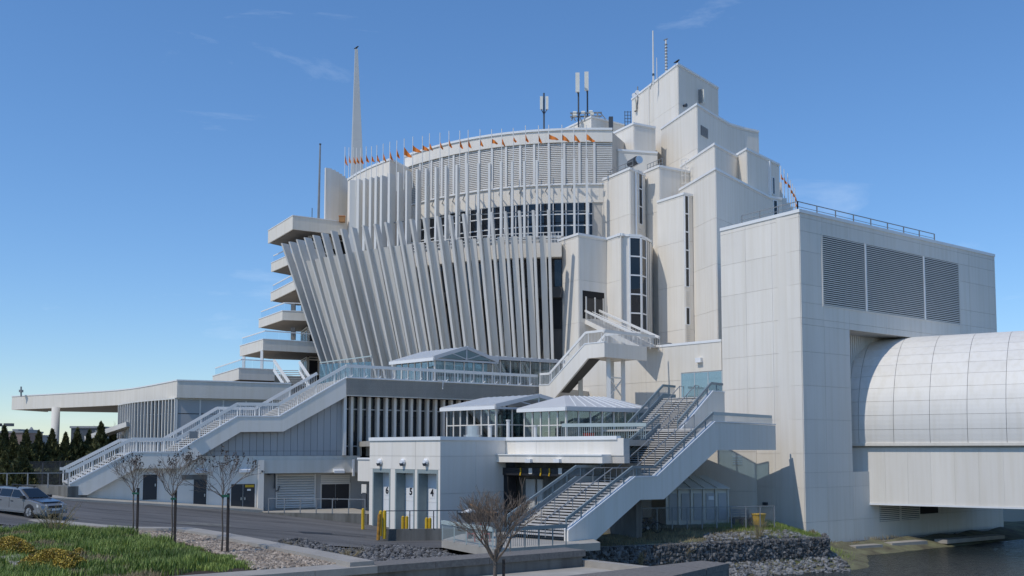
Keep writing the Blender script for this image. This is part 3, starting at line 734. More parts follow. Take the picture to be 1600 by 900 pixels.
for k, (p, q) in enumerate(zip(left, left[1:])):
    w = W(p, q); n = (3, 4, 4, 4, 4)[k]
    panels(pav, w, cuts(w.L, w.L/n), [-1.6, 3.6, zc-th-.05], GLD, off=0, th=.02, gap=.1, name='pane')
    m = MB()
    for i in range(n+1): u = w.L*i/n; w.box(m, u-.07, u+.07, -4.5, zc-th, -.1, .22)
    w.box(m, 0, w.L, -2.4, -1.65, -.08, .1); w.box(m, 0, w.L, zc-th-.12, zc-th+.02, -.08, .24)
    part('mullion', m, FIN, pav)
w = W(g[0], g[1]); zz = [-3, 1.6, 3.55, zc-th-.1]
panels(pav, w, cuts(w.L, 2.15), zz, PBL, gap=.07)
m = MB()
for u in cuts(w.L, 2.15): w.box(m, u-.07, u+.07, -3, zc-th, .0, .12)
w.box(m, 0, w.L, zc-th-.14, zc-th+.03, .0, .14); part('mullion', m, FINW, pav)
m = MB(); m.bar(PY(140, 685, 108), PY(205, 663, 104), 1.2, .5); part('entrance_ramp', m, FIN, pav)
m = MB(); m.bar(PY(33, 619.5, 121), PY(33, 604, 121), .14); m.bar(PY(31, 611, 121), PY(35, 611, 121), .5, .3); part('roof_mast', m, STEEL, pav)

# ================================================================== terrace block: slab, glass fins, panel wall, service doors
SB = (-13.03, 78.0)
_k = .4465; _Y = (1.956*78-13.03)/(1.956-_k) if False else None
Ya = (78*1.956+(-13.03)*-1*-1)/(1.956-.4465) if False else 68.95
SA = (-.4465*Ya, Ya)
SP = W(SA, SB)                                   # plane of the white stair's near side
zT = PY(541, 590.6, 78).z; TR = PZ(842, 604.3, zT); SL = W(SB, (TR.x, TR.y))
ter = thing('terrace_block', 'low white block carrying the roof terrace, with dark fin glazing, grey-blue cladding and service doors', 'building', (-10, 80, -5))
slab_t = 1.40
deck = [SB, (TR.x, TR.y), (TR.x+1.5, TR.y+.6), (10, 100), (-17.5, 101), (SB[0]-SP.n.x*8.4, SB[1]-SP.n.y*8.4)]
part('terrace_deck', MB().prism(deck, zT-slab_t+.06, zT-.03), CONB, ter)
part('fascia', MB().strip([SB, (TR.x, TR.y)], .0, .3, zT-slab_t, zT), BEI, ter)
part('coping', MB().strip([SB, (TR.x, TR.y)], .07, .3, zT+.002, zT+.1), COP, ter)
gl = offs([SB, (TR.x, TR.y)], -1.3); w = W(gl[0], gl[1]); zb0 = PY(545, 713, 78).z
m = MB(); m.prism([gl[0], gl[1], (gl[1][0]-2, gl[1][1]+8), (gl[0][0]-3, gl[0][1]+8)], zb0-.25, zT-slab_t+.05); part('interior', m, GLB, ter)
n = 24; us = [.1+(w.L-.2)*i/n for i in range(n+1)]
panels(ter, w, us, [zb0+.1, zb0+.8, zT-slab_t-1.0, zT-slab_t-.02], GLD, off=.05, th=.03, gap=.06, name='pane')
m = MB()
for zq in (zb0+.8, zT-slab_t-1.0): w.box(m, 0, w.L, zq-.05, zq+.05, .0, .14)
part('transom', m, PBL, ter)
for u in us: m = MB(); w.box(m, u-.11, u+.11, zb0, zT-slab_t-.01, .1, .52); part('window_fin', m, FIN, ter)
# cladding wall under the white stair
bot = [SP.at(*q) for q in ((108, 773.5), (137, 773.5), (213, 732), (281, 732), (376, 675), (443, 674.3), (541, 620))]
top = [SP.at(*q) for q in ((108, 757), (205.5, 707), (276, 707), (371.5, 651), (436, 651.3), (541, 590.6))]
def prof(P, u): return tab(P, u)
zl = -.38; of = -.75
u0 = SP.U(312, of); u1 = SP.L; n = 21
m = MB(); pts = [(u0, zl-.2)]+[(u1, zl-.2), (u1, bot[-1][1]+.3), (bot[5][0], bot[5][1]+.4), (bot[4][0], bot[4][1]+.4), (u0, max(zl, prof(bot, u0)+.2))]
m.extr([SP.pt(u, z, of-.1) for u, z in pts], SP.n*-.3); part('cladding_backing', m, PBD, ter)
for i in range(n):
    a, b = u0+(u1-u0)*i/n+.012, u0+(u1-u0)*(i+1)/n-.012
    za, zb = prof(bot, a)+.3, prof(bot, b)+.3
    if zb < zl+.5: continue
    m = MB(); m.extr([SP.pt(a, zl+.36, of), SP.pt(b, zl+.36, of), SP.pt(b, max(zb, zl+.4), of), SP.pt(a, max(za, zl+.38), of)], SP.n*-.1); part('cladding_panel', m, PBL, ter)
    m = MB(); SP.box(m, a, b, zl, zl+.335, of-.1, of); part('cladding_panel', m, PBL, ter)
m = MB(); SP.box(m, u1-.12, u1+.12, zl, zT-slab_t, of-.1, -.3); part('corner_post', m, FINW, ter)
m = MB(); SP.box(m, u0-1.2, u1+1.4, zl-.32, zl-.02, of-.3, of+.12); part('ledge', m, BEI, ter)
# lower wall with doors
of2 = -.55; zf = lambda u: zroad(SP.pt(u, 0).x)-.5
uq = SP.U(403, of2)
pts = [(.3, -4.6), (uq, -6), (uq, zl-.33), (u0, zl-.33), (u0, prof(bot, u0)+.2)]+[(u, z+.3) for u, z in bot[3:0:-1]]+[(.3, bot[0][1]+.3)]
pts = [p for p in pts]
m = MB(); m.extr([SP.pt(u, z, of2) for u, z in pts], SP.n*-.4); part('lower_wall', m, CON, ter)
def door(pxa, pxb, ya, yb, w, o, leaf=1, name='service_door', lab=None, m_=DOOR):
    (ua, zt), (ub, zb) = w.at(pxa, ya, o), w.at(pxb, yb, o)
    fr = MB()
    for a in (ua-.05, ub+.05): w.box(fr, a-.05, a+.05, zb, zt+.1, o, o+.05)
    w.box(fr, ua, ub, zt, zt+.1, o, o+.045); d = part(name, fr, FIN, ter, label=lab)
    for i in range(leaf):
        a, b = ua+(ub-ua)*i/leaf+.02, ua+(ub-ua)*(i+1)/leaf-.02
        q = MB(); w.box(q, a, b, zb, zt-.01, o-.02, o+.03); part('leaf', q, m_, d)
        q = MB(); x = (b-.12) if i == 0 else (a+.12); w.box(q, x-.03, x+.03, zb+.95, zb+1.15, o+.031, o+.09); part('handle', q, ALU, d)
    return d
door(223.5, 245, 741.5, 780.5, SP, of2, 1, lab='charcoal hatch without steps at the foot of the stair')
door(302.5, 322, 749, 796, SP, of2, 1, lab='tall narrow charcoal door under a stained lintel')
m = MB(); (ua, z1) = SP.at(284, 742, of2); (ub, z0) = SP.at(323, 749, of2); SP.box(m, ua, ub, z0, z1, of2, of2+.06); part('stained_lintel', m, DCON, ter)
d_ = door(361, 397.5, 756.5, 800.5, SP, of2, 2, lab='charcoal double door with a yellow warning sign')
(ua, z1) = SP.at(383, 757.5, of2); (ub, z0) = SP.at(396.5, 761.2, of2); m = MB(); SP.box(m, ua, ub, z0, z1, of2+.032, of2+.05); part('yellow_sign', m, YPO, d_)
(ua, z1) = SP.at(386, 764, of2); (ub, z0) = SP.at(391.6, 766.6, of2); m = MB(); SP.box(m, ua, ub, z0, z1, of2+.032, of2+.05); part('white_notice', m, WHT, d_)
def wall_light(px, py, w, o, s=.42):
    u, z = w.at(px, py, o); m = MB(); w.box(m, u-s, u+s, z-.12, z+.14, o, o+.16)
    p = [w.pt(u-s, z-.12, o+.16), w.pt(u+s, z-.12, o+.16), w.pt(u+s, z-.2, o+.34), w.pt(u-s, z-.2, o+.34)]
    m.hexa([p[0], p[1], p[2], p[3], *[v+Vector((0, 0, .2)) for v in p]]); return m
for px, py in ((313.5, 734.5), (381.5, 734)): part('wall_light', wall_light(px, py, SP, of2), WHT, ter)
# column, garage bay with louvre and doors
m = MB(); SP.box(m, uq+.001, SP.U(412, of2), -6, zl-.33, of2-.5, of2+.25); part('concrete_pier', m, CON, ter)
ug0 = SP.U(412, of2)+.003; ug1 = SP.U(553, of2); zlt = SP.at(480, 719.5, of2)[1]; zlb = SP.at(480, 739, of2)[1]
m = MB(); SP.box(m, ug0, ug1+2.5, zlb, zl-.325, of2-1.6, of2); part('lintel_beam', m, DCON if False else BEI, ter)
of3 = -1.9
m = MB(); SP.box(m, ug0, ug1+3.5, -6, zl-.33, of3-.4, of3); part('recess_wall', m, PBL, ter)
a, zt = SP.at(432.5, 741, of3); b, zb = SP.at(490, 790.5, of3)
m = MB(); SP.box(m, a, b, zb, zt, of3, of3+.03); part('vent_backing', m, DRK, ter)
m = MB()
for k in range(13): z = zb+(zt-zb)*(k+.15)/13; m.hexa([SP.pt(a, z, of3+.16), SP.pt(b, z, of3+.16), SP.pt(b, z+.12, of3+.04), SP.pt(a, z+.12, of3+.04), SP.pt(a, z+.05, of3+.16), SP.pt(b, z+.05, of3+.16), SP.pt(b, z+.17, of3+.04), SP.pt(a, z+.17, of3+.04)])
part('vent_louvre', m, FINW, ter)
m = MB(); SP.box(m, a-.1, a, zb-.1, zt, of3, of3+.2); SP.box(m, b, b+.1, zb-.1, zt, of3, of3+.2); SP.box(m, a, b, zb-.1, zb, of3, of3+.2); part('vent_frame', m, FINW, ter)
door(502.5, 545, 756.5, 800, SP, of3, 2, lab='charcoal double door beside the large vent, under a roller shutter')
a, zt = SP.at(501, 742, of3); b, zb = SP.at(546, 756, of3); m = MB()
for k in range(5): SP.box(m, a, b, zb+(zt-zb)*k/5, zb+(zt-zb)*(k+.8)/5, of3, of3+.08)
part('roller_shutter', m, LOU, ter)
part('wall_light', wall_light(528.5, 735, SP, of2), WHT, ter)
m = MB(); p = SP.pt(SP.U(419, of3), SP.at(419, 741, of3)[1], of3+.1)
m.tube([SP.pt(SP.U(408, of2), SP.at(408, 736, of2)[1], of2+.4), p, p+Vector((.5, 0, .05)), p+Vector((.5, 0, -1.1))], .07, 6); m.tube([p+Vector((.9, 0, -.9)), p+Vector((.8, 0, -1.25)), p+Vector((.6, 0, -1.3))], .06, 6); part('black_pipe', m, DST, ter)
m = MB(); u = SP.U(552, of2); SP.box(m, u-.08, u+.08, SP.at(552, 744, of2)[1], zl-.3, of2, of2+.16); part('downpipe', m, WHT, ter)
# drainpipe on the slab
m = MB(); m.bar(SL.pt(SL.U(682), SL.at(682, 594, .12)[1], .2), SL.pt(SL.U(690), SL.at(690, 594.5, .12)[1], .2), .07); m.bar(SL.pt(SL.U(690), SL.at(690, 594, .12)[1], .2), SL.pt(SL.U(690), SL.at(690, 608, .12)[1], .12), .07); part('drainpipe', m, WHT, ter)
# terrace edge railing
rl_ = W(*offs([SB, (TR.x, TR.y)], -.2))
m = MB(); rl_.box(m, 0, rl_.L, zT+.86, zT+1.1, -.06, .06); part('rail', m, RWH, ter)
m = MB(); u = .1
while u < rl_.L: m.bar(rl_.pt(u, zT+.1), rl_.pt(u, zT+.86), .03); u += .16
part('baluster', m, FIN, ter, kind='stuff')
for k in range(15): m = MB(); u = rl_.L*(k+.3)/15; m.bar(rl_.pt(u, zT+.05, .08), rl_.pt(u+.25, zT+.3, .02), .06); m.bar(rl_.pt(u, zT, -.02), rl_.pt(u, zT+.86, -.02), .07); part('rail_post', m, RWH, ter)
# blue windscreen on the terrace
m = MB(); ws = W(G(498, 87), G(579, 84.5))
zw0, zw1 = zT, zT+3.0
panels(ter, ws, cuts(ws.L, 1.1), [zT+.1, zT+1.9], GLS, th=.02, gap=.05, name='glass_pane')
for k in range(9): m = MB(); u = ws.L*k/8; m.bar(ws.pt(u, zT), ws.pt(u, zT+1.95+.35*k/8), .07); part('screen_post', m, STEEL, ter)
m = MB(); m.bar(ws.pt(0, zT+2.0), ws.pt(ws.L, zT+2.35), .1); part('screen_rail', m, RGR, ter)

# ================================================================== stairs
def stair(T, w, nodes, botn, width, rise, rh, railm, trm, strm, edge_out=.0, drop=.12, thick=.28, bal=.15, band=.16, pad=.25, farstr=True, extra=()):
    poly = nodes+botn[::-1]
    m = MB(); m.extr([w.pt(u, z, edge_out) for u, z in poly], w.n*-thick); part('stringer', m, strm, T)
    if farstr:
        m = MB(); m.extr([w.pt(u, z, -width) for u, z in nodes+[(u, z-.42) for u, z in nodes[::-1]]], w.n*-.15); part('stringer', m, railm, T)
    m = MB()
    for a, b in zip(nodes, nodes[1:]): m.bar(w.pt(*a, edge_out-thick/2)+Vector((0, 0, .03)), w.pt(*b, edge_out-thick/2)+Vector((0, 0, .03)), thick+.08, .08)
    part('stringer_cap', m, COP, T)
    tm = {}
    for (ua, za), (ub, zb) in zip(nodes, nodes[1:]):
        if abs(zb-za) < .3:
            m = MB(); w.box(m, ua, ub, za-drop-.12, za-drop, -width, edge_out-thick); part('landing', m, trm, T); continue
        m = MB(); m.extr([w.pt(ua+.1, za-drop-.28, edge_out-thick), w.pt(ub+.1, zb-drop-.28, edge_out-thick), w.pt(ub+.1, zb-drop-.38, edge_out-thick), w.pt(ua+.1, za-drop-.38, edge_out-thick)], w.n*-(width-thick-.02)); part('soffit', m, INW, T)  # dark board below the treads, stands in for shadow in the riser gaps
        n = max(1, round(abs(zb-za)/rise)); run = (ub-ua)/n; key = round(run, 3)
        if key not in tm:
            mb = MB().box(-.02, run+.01, .0, width-thick-.02, -.07, 0); me = mb.mesh('tread'); me.materials.append(trm); tm[key] = me
        for i in range(n): inst('tread', tm[key], T, w.pt(ua+run*i, za+(zb-za)*(i+1)/n-drop, edge_out-thick), w.rz)
    for o in (edge_out-thick/2, -width-.06):
        top_ = [(nodes[0][0]-pad, nodes[0][1]+rh)]+[(u, z+rh) for u, z in nodes] if pad else [(u, z+rh) for u, z in nodes]
        m = MB()
        for a, b in zip(top_, top_[1:]): m.bar(w.pt(*a, o), w.pt(*b, o), .10, band)
        part('handrail', m, railm, T)
        m = MB(); u = nodes[0][0]+.05
        while u < nodes[-1][0]: z = tab(nodes, u); m.bar(w.pt(u, z+.04, o), w.pt(u, z+rh-.05, o), .028); u += bal
        part('baluster', m, railm, T, kind='stuff')
        u = nodes[0][0]
        while u <= nodes[-1][0]+.01: m = MB(); z = tab(nodes, u); m.bar(w.pt(u, z-.1, o), w.pt(u, z+rh, o), .07); part('rail_post', m, railm, T); u += 1.45
wst = thing('outdoor_stair', 'long white outdoor stair with white railings climbing to the roof terrace', 'staircase', tuple(SP.pt(0, -3.3)))
stair(wst, SP, top, [(bot[0][0], bot[0][1])]+bot[1:], 8.2, .165, .95, RWH, STEP, CON, thick=.4, band=.24, farstr=True)
m = MB(); a, z = SP.at(302.5, 679.5, .2); m.obox(SP.pt(a, z, .1), SP.d*.3, SP.n*.12, Vector((0, 0, .26))); part('junction_box', m, STEEL, wst)

# ---- green-railed stair in front
A_ = PY(888, 829, 55); zA = A_.z
nd = Vector((.636, .7717, 0))
GP = W((A_.x, A_.y), (A_.x+nd.x*16.6, A_.y+nd.y*16.6))
gt = [GP.at(*q) for q in ((888, 829.5), (992, 746), (1026, 745), (1117, 659.5))]
gend = GP.U(1212.5); gt.append((gend, gt[-1][1]-.05))
gb = [GP.at(*q) for q in ((888, 846), (930, 845), (1000.5, 781), (1037.5, 780), (1121, 703))]; gb.append((gend, GP.at(1212.5, 691)[1] if False else gb[-1][1]))
gst = thing('plaza_stair', 'broad concrete stair with blue-green railings rising from the foreground pad', 'staircase', (A_.x, A_.y, -5))
GW = 4.3
stair(gst, GP, gt[:4], gb[:5], GW, .15, .62, RGD, STEP, CON, thick=.30, drop=.42, bal=.13, band=.17, pad=0)
m = MB(); m.extr([GP.pt(u, z) for u, z in (gt[3], gt[4], gb[5], gb[4])], GP.n*-.3); part('stringer', m, CON, gst)
m = MB(); GP.box(m, gt[3][0], gend, gb[4][1], gb[4][1]+.25, -GW-2, -.3); part('platform', m, BEI, gst)
m = MB(); GP.box(m, gt[3][0]-.6, gend, gt[3][1]-.55, gt[3][1]-.42, -GW-9, -.3); part('landing', m, STEP, gst)
m = MB(); GP.box(m, gt[3][0], gend-.2, gt[3][1]+.5, gt[3][1]+.72, -.3, -.18); part('handrail', m, RGR, gst)
m = MB(); u = gt[3][0]
while u < gend: m.bar(GP.pt(u, gt[3][1], -.22), GP.pt(u, gt[3][1]+.5, -.22), .03); u += .14
part('baluster', m, RGR, gst, kind='stuff')
m = MB(); GP.box(m, gt[3][0], gend, gt[3][1], gt[3][1]+.07, -.34, .05); part('stringer_cap', m, COP, gst)
for o in (-1.6, -2.9):                        # slim centre handrails
    m = MB(); pts = [GP.pt(u, z+.55, o) for u, z in gt[:4]]; m.tube(pts, .035, 6)
    for k in range(14):
        u = gt[0][0]+(gt[3][0]-gt[0][0])*k/13; z = tab(gt[:4], u); m.bar(GP.pt(u, z-.45, o), GP.pt(u, z+.55, o), .045)
    part('centre_handrail', m, STEEL, gst)
# upper flight, set back
q0 = GP.pt(GP.U(1062), 0); h0 = Vector((.0488*G(1062, 1)[0]/G(1062, 1)[0], 0, 0))
s0 = Vector((*G(1062, 69.6), 0)); UP = W((s0.x, s0.y), (s0.x+nd.x*7.2, s0.y+nd.y*7.2))
ut = [(0, 1.35), UP.at(1114, 611.5), (UP.L-.4, UP.at(1114, 611.5)[1])]
ub = [(.4, .5), (1.6, .5), (ut[1][0]+.5, ut[1][1]-2.2), (UP.L-.4, ut[1][1]-2.2)]
stair(gst, UP, ut, ub, 4.2, .15, .62, RGD, STEP, BEI, thick=.3, drop=.38, bal=.13, band=.17, pad=0)
for o in (-1.5, -2.8):
    m = MB(); pts = [UP.pt(u, z+.5, o) for u, z in ut[:2]]+[UP.pt(ut[1][0]+.6, ut[1][1]+.5, o), UP.pt(ut[1][0]+.6, ut[1][1]-.4, o)]; m.tube(pts, .035, 6)
    for k in range(5): u = ut[1][0]*k/4; m.bar(UP.pt(u, tab(ut, u)-.4, o), UP.pt(u, tab(ut, u)+.5, o), .045)
    part('centre_handrail', m, STEEL, gst)
# blue glass screen at the top landing
gs = W(G(1066, 78.2), G(1130, 75.4)); z0s, z1s = ut[1][1]-.4, gs.at(1066, 583.5)[1]
scr = thing('glass_screen', 'tall blue glass windscreen at the head of the plaza stair', 'screen', tuple(gs.pt(gs.L/2, z0s)))
panels(scr, gs, cuts(gs.L, gs.L/3), [z0s, z1s], GLS, th=.03, gap=.05, name='glass_pane')
for k in range(4): m = MB(); u = gs.L*k/3; m.bar(gs.pt(u, z0s), gs.pt(u, z1s), .08); part('post', m, FIN, scr)
m = MB(); m.bar(gs.pt(0, z1s+.02), gs.pt(gs.L, z1s+.02), .06); part('top_rail', m, STEEL, scr)

# ================================================================== wall behind the stairs (links annex and tower)
LW = W(G(880, 98), G(1130, 84.5)); zW = LW.at(1125, 533)[1]
link = thing('link_building', 'plain cream wall building behind the glass screen, joining tower and annex', 'building', tuple(LW.pt(LW.L/2, -5, -3)))
part('core', MB().prism([tuple(LW.a[:2]), tuple(LW.b[:2]), (LW.b.x+4, LW.b.y+8), (LW.a.x+4, LW.a.y+6)], -5, zW-.03), CONB, link)
zz = [-5, -1.2, 2.6, 6.2, zW-.02]
panels(link, LW, [0, LW.U(1011), LW.L], zz, BEI, gap=.02)
part('coping', MB().strip([tuple(LW.pt(LW.U(1013), 0)[:2]), tuple(LW.b[:2])], .1, .35, zW-.05, zW+.16), COP, link)
u, z = LW.at(1094.5, 563); m = MB(); LW.box(m, u-.28, u+.28, z-.2, z+.2, 0, .4); part('wall_light', m, WHT, link)
c = PZ(1050, 538, zW+.4); m = MB(); m.tube([(c.x-.4, c.y+2, zW), (c.x-.4, c.y+2, zW+.55)], .55, 16); part('roof_fan', m, STEEL, link)
m = MB(); m.tube([(c.x-.4, c.y+2, zW+.551), (c.x-.4, c.y+2, zW+.7)], .72, 16); part('roof_fan_cap', m, STEEL, link)

# ================================================================== fire stair up to the tower door
fz1 = PY(945.5, 534.5, 83).z; FC = G(945.5, 83)
fl = W(G(842, 88.5), FC)
n0, n1, n2, n3 = fl.at(843, 603), fl.at(857.5, 606), fl.at(914, 540), fl.at(945.5, 534.5)
fst = thing('fire_stair', 'white steel stair in two flights from the roof terrace to the tower doorway', 'staircase', (FC[0], FC[1], zT))
z1_ = n3[1]; nodes = [(n1[0]-1.2, zT+.1), (n1[0], zT+.1), (n2[0], z1_), (fl.L, z1_)]
botn = [(n1[0]-1.2, zT-1.2), (n1[0]+.7, zT-1.1), (n2[0]+.3, z1_-1.25), (fl.L, z1_-1.25)]
stair(fst, fl, nodes, botn, 2.6, .17, 1.0, RWH, STEP, CON, thick=.22, drop=.25, bal=.16, band=.2, pad=0)
fr = W(FC, G(1012, 86.6))
m = MB(); fr.box(m, 0.0, fr.L, z1_-1.25, z1_-.02, -.25, 0); part('edge_beam', m, CON, fst)
m = MB(); m.prism([tuple(fr.pt(0.02, 0, -.26)[:2]), tuple(fr.pt(fr.L, 0, -.26)[:2]), tuple(fr.pt(fr.L, 0, -4)[:2]), tuple(fr.pt(0.02, 0, -3.0)[:2])], z1_-1.1, z1_-.15); part('platform', m, BEI, fst)
ru = fr.L+1.2
m = MB(); fr.box(m, 0, ru, z1_+.85, z1_+1.1, -.18, -.06); part('handrail', m, RWH, fst)
m = MB(); u = .1
while u < ru: m.bar(fr.pt(u, z1_, -.12), fr.pt(u, z1_+.86, -.12), .03); u += .16
part('baluster', m, RWH, fst, kind='stuff')
# second flight going up and left to the doorway
f2a = Vector((*G(1003, 88.2), 0)); f2b = Vector((*G(911, 101.6), 0)); d2 = (f2b-f2a); L2 = d2.length; d2n = d2/L2; side = Vector((d2n.y, -d2n.x, 0))
if side.y < 0: side = -side
zt2 = DOORZ; n = max(6, round((zt2-z1_)/.18))
for i in range(n):
    p = f2a+d2*((i+.5)/n); m = MB(); m.obox(p+side*.9+Vector((0, 0, z1_+(zt2-z1_)*(i+1)/n)), d2n*(L2/n*.55), side*.85, Vector((0, 0, .04))); part('tread', m, STEP, fst)
for s, hh in ((0, 1), (1.8, 1)):
    a, b = f2a+side*s+Vector((0, 0, z1_)), f2b+side*s+Vector((0, 0, zt2))
    m = MB(); m.bar(a-Vector((0, 0, .05)), b-Vector((0, 0, .05)), .08, .42); part('stringer', m, CON, fst)
    m = MB(); m.bar(a+Vector((0, 0, 1.05)), b+Vector((0, 0, 1.05)), .16, .2); part('handrail', m, RWH, fst)
    m = MB()
    for k in range(40): p = a.lerp(b, k/39); m.bar(p, p+Vector((0, 0, 1)), .03)
    part('baluster', m, FIN, fst, kind='stuff')
a, b = f2a+side*.9+Vector((0, 0, z1_+.95)), f2b+side*.9+Vector((0, 0, zt2+.95)); m = MB(); m.bar(a, b, .07); [m.bar(a.lerp(b, k/4), a.lerp(b, k/4)-Vector((0, 0, 1)), .06) for k in range(5)]; part('centre_handrail', m, RWH, fst)
m = MB(); m.prism([tuple((f2b)[:2]), tuple((f2b+side*1.8)[:2]), tuple((f2b+side*1.8+d2n*1.2)[:2]), tuple((f2b+d2n*1.2)[:2])], zt2-.3, zt2-.01); part('top_landing', m, BEI, fst)
# posts and cross bracing
for px, Y in ((951.5, 84.5), (974.5, 86.3), (957, 87.2)):
    p = G(px, Y); m = MB(); m.box(p[0]-.17, p[0]+.17, p[1]-.17, p[1]+.17, -4, z1_-1.2); part('post', m, FINW, fst)
bw = W(G(951.5, 84.6), G(974.5, 86.3)); za, zb = bw.at(960, 622)[1], bw.at(960, 590)[1]
m = MB(); m.bar(bw.pt(0, zb), bw.pt(bw.L, za), .1); m.bar(bw.pt(0, za), bw.pt(bw.L, zb), .1); m.bar(bw.pt(0, zb), bw.pt(bw.L, zb), .12); part('cross_brace', m, FINW, fst)
m = MB(); p = G(907.5, 88.5); m.box(p[0]-.2, p[0]+.2, p[1]-.2, p[1]+.2, -4, zT+1.0); part('post', m, BEI, fst)
# little stair off the lowest balcony
lst = thing('balcony_stair', 'short white stair dropping from the lowest balcony behind the pavilion roof', 'staircase', (-22, 103, zT))
zb1 = bz[5][0]
for pa, pb in (((428, 563), (452, 598)), ((468, 566), (484, 590))):
    a = PY(*pa, 104.5); b = PY(*pb, 101.5); m = MB(); m.bar(a, b, .2, .25); part('handrail', m, RWH, lst)
    m = MB(); m.bar(a-Vector((0, 0, 1)), b-Vector((0, 0, 1)), .12, .3); part('stringer', m, COP, lst)
    m = MB(); [m.bar(a.lerp(b, k/9), a.lerp(b, k/9)-Vector((0, 0, 1)), .04) for k in range(10)]; part('baluster', m, RWH, lst, kind='stuff')
for k in range(9):
    a = PY(430+2.4*k, 579+3*k, 104.5-.33*k); b = PY(466+2*k, 579+3*k, 104.8-.33*k); part('tread', MB().bar(a, b, .32, .06), STEP, lst)
# ================================================================== loading dock
DC = G(688, 66); DZ = PY(688, 684.8, 66).z; DB = -5.6
q2 = math.sqrt(.5)
DLa = (DC[0]-q2*8.35, DC[1]+q2*8.35)
DL = W(DLa, DC)
d6 = 6.1; DRb = (DC[0]+q2*d6, DC[1]+q2*d6); DR = W(DC, DRb)
DWb = (DRb[0]+q2*6.6, DRb[1]-q2*6.6); DW = W(DRb, DWb)
uS = DL.U(577.5)
dock = thing('loading_dock', 'white flat-roofed loading dock building with three numbered white doors', 'building', (DC[0], DC[1]+3, DB))
core = [tuple(DL.pt(uS, 0, -1.0)[:2]), tuple(DL.pt(DL.L-1.0, 0, -1.0)[:2]), tuple(DR.pt(1.0, 0, -.05)[:2]), tuple(DR.pt(DR.L, 0, -.05)[:2]), (DRb[0], DRb[1]+6), (DLa[0]+2, DLa[1]+6)]
core = [tuple(DL.pt(uS, 0, -.95)[:2]), tuple((Vector((*DC, 0))-DL.d*.9-DL.n*.95)[:2]), tuple(DR.pt(.9, 0, -.06)[:2]), tuple(DR.pt(DR.L, 0, -.06)[:2]), (DRb[0]-3, DRb[1]+6), (DLa[0]+2, DLa[1]+5)]
part('core', MB().prism(core, DB, DZ-.04), CONB, dock)
op = []
for a, b in ((583, 610.5), (618, 648.5), (652.5, 684.8)): op.append((DL.U(a), DL.U(b)))
zo = (DL.at(600, 733)[1]+DL.at(670, 733.4)[1])/2
zp = DL.at(640, 712.6)[1]
# piers and head of the door wall
m = MB(); us = [uS]+[x for o in op for x in o]+[DL.L]
for a, b in zip(us[::2], us[1::2]): DL.box(m, a, min(b, DL.L-.07), DB, zo, -.95, -.06)
DL.box(m, uS, DL.L-.07, zo, DZ-.04, -.95, -.06); part('door_wall', m, CONB, dock)
for a, b in zip(us[::2], us[1::2]): panels(dock, DL, [a, b], [DB, zo], CON, off=-.06, th=.06, gap=.004)
panels(dock, DL, [uS, op[0][1]+.15, op[1][1]+.05, DL.L], [zo, zp, DZ-.02], CON, off=-.06, th=.06, gap=.02)
panels(dock, DR, [0, DR.L*.53, DR.L], [DB, DR.at(750, 769.5)[1], DR.at(750, 712.6)[1], DZ-.02], CON, off=-.06, th=.06, gap=.022)
# small flank to the left of the doors
m = MB(); DL.box(m, -1.2, uS-.002, DL.at(565, 752)[1], DL.at(565, 718)[1], -2.5, -.3); part('flank_wall', m, CON, dock)
m = MB(); DL.box(m, -1.2, uS-.004, DL.at(565, 718)[1]+.002, DL.at(565, 718)[1]+.13, -2.5, -.22); part('coping', m, COP, dock)
m = MB(); DL.box(m, -.9, uS-.01, DB, DL.at(565, 752)[1]-.01, -2.4, -1.4); part('recess_wall', m, PBL, dock)
m = MB(); u, z = DL.at(570, 772, -1.4); DL.box(m, u-.25, u+.25, z-1.0, z+.1, -1.395, -1.33); part('notice_board', m, DST, dock)
u, z = DL.at(569.5, 764, -1.4); m = MB(); DL.box(m, u-.3, u+.3, z-.35, z+.35, -1.395, -1.34); part('white_notice', m, FIN, dock)
part('coping', MB().strip([tuple(DL.pt(uS, 0)[:2]), DC, DRb], .09, .35, DZ-.12, DZ+.12), COP, dock)
nums = ('6', '5', '4'); yplate = (766.6, 768.4, 770.3); xplate = (605.3, 642.5, 675.6)
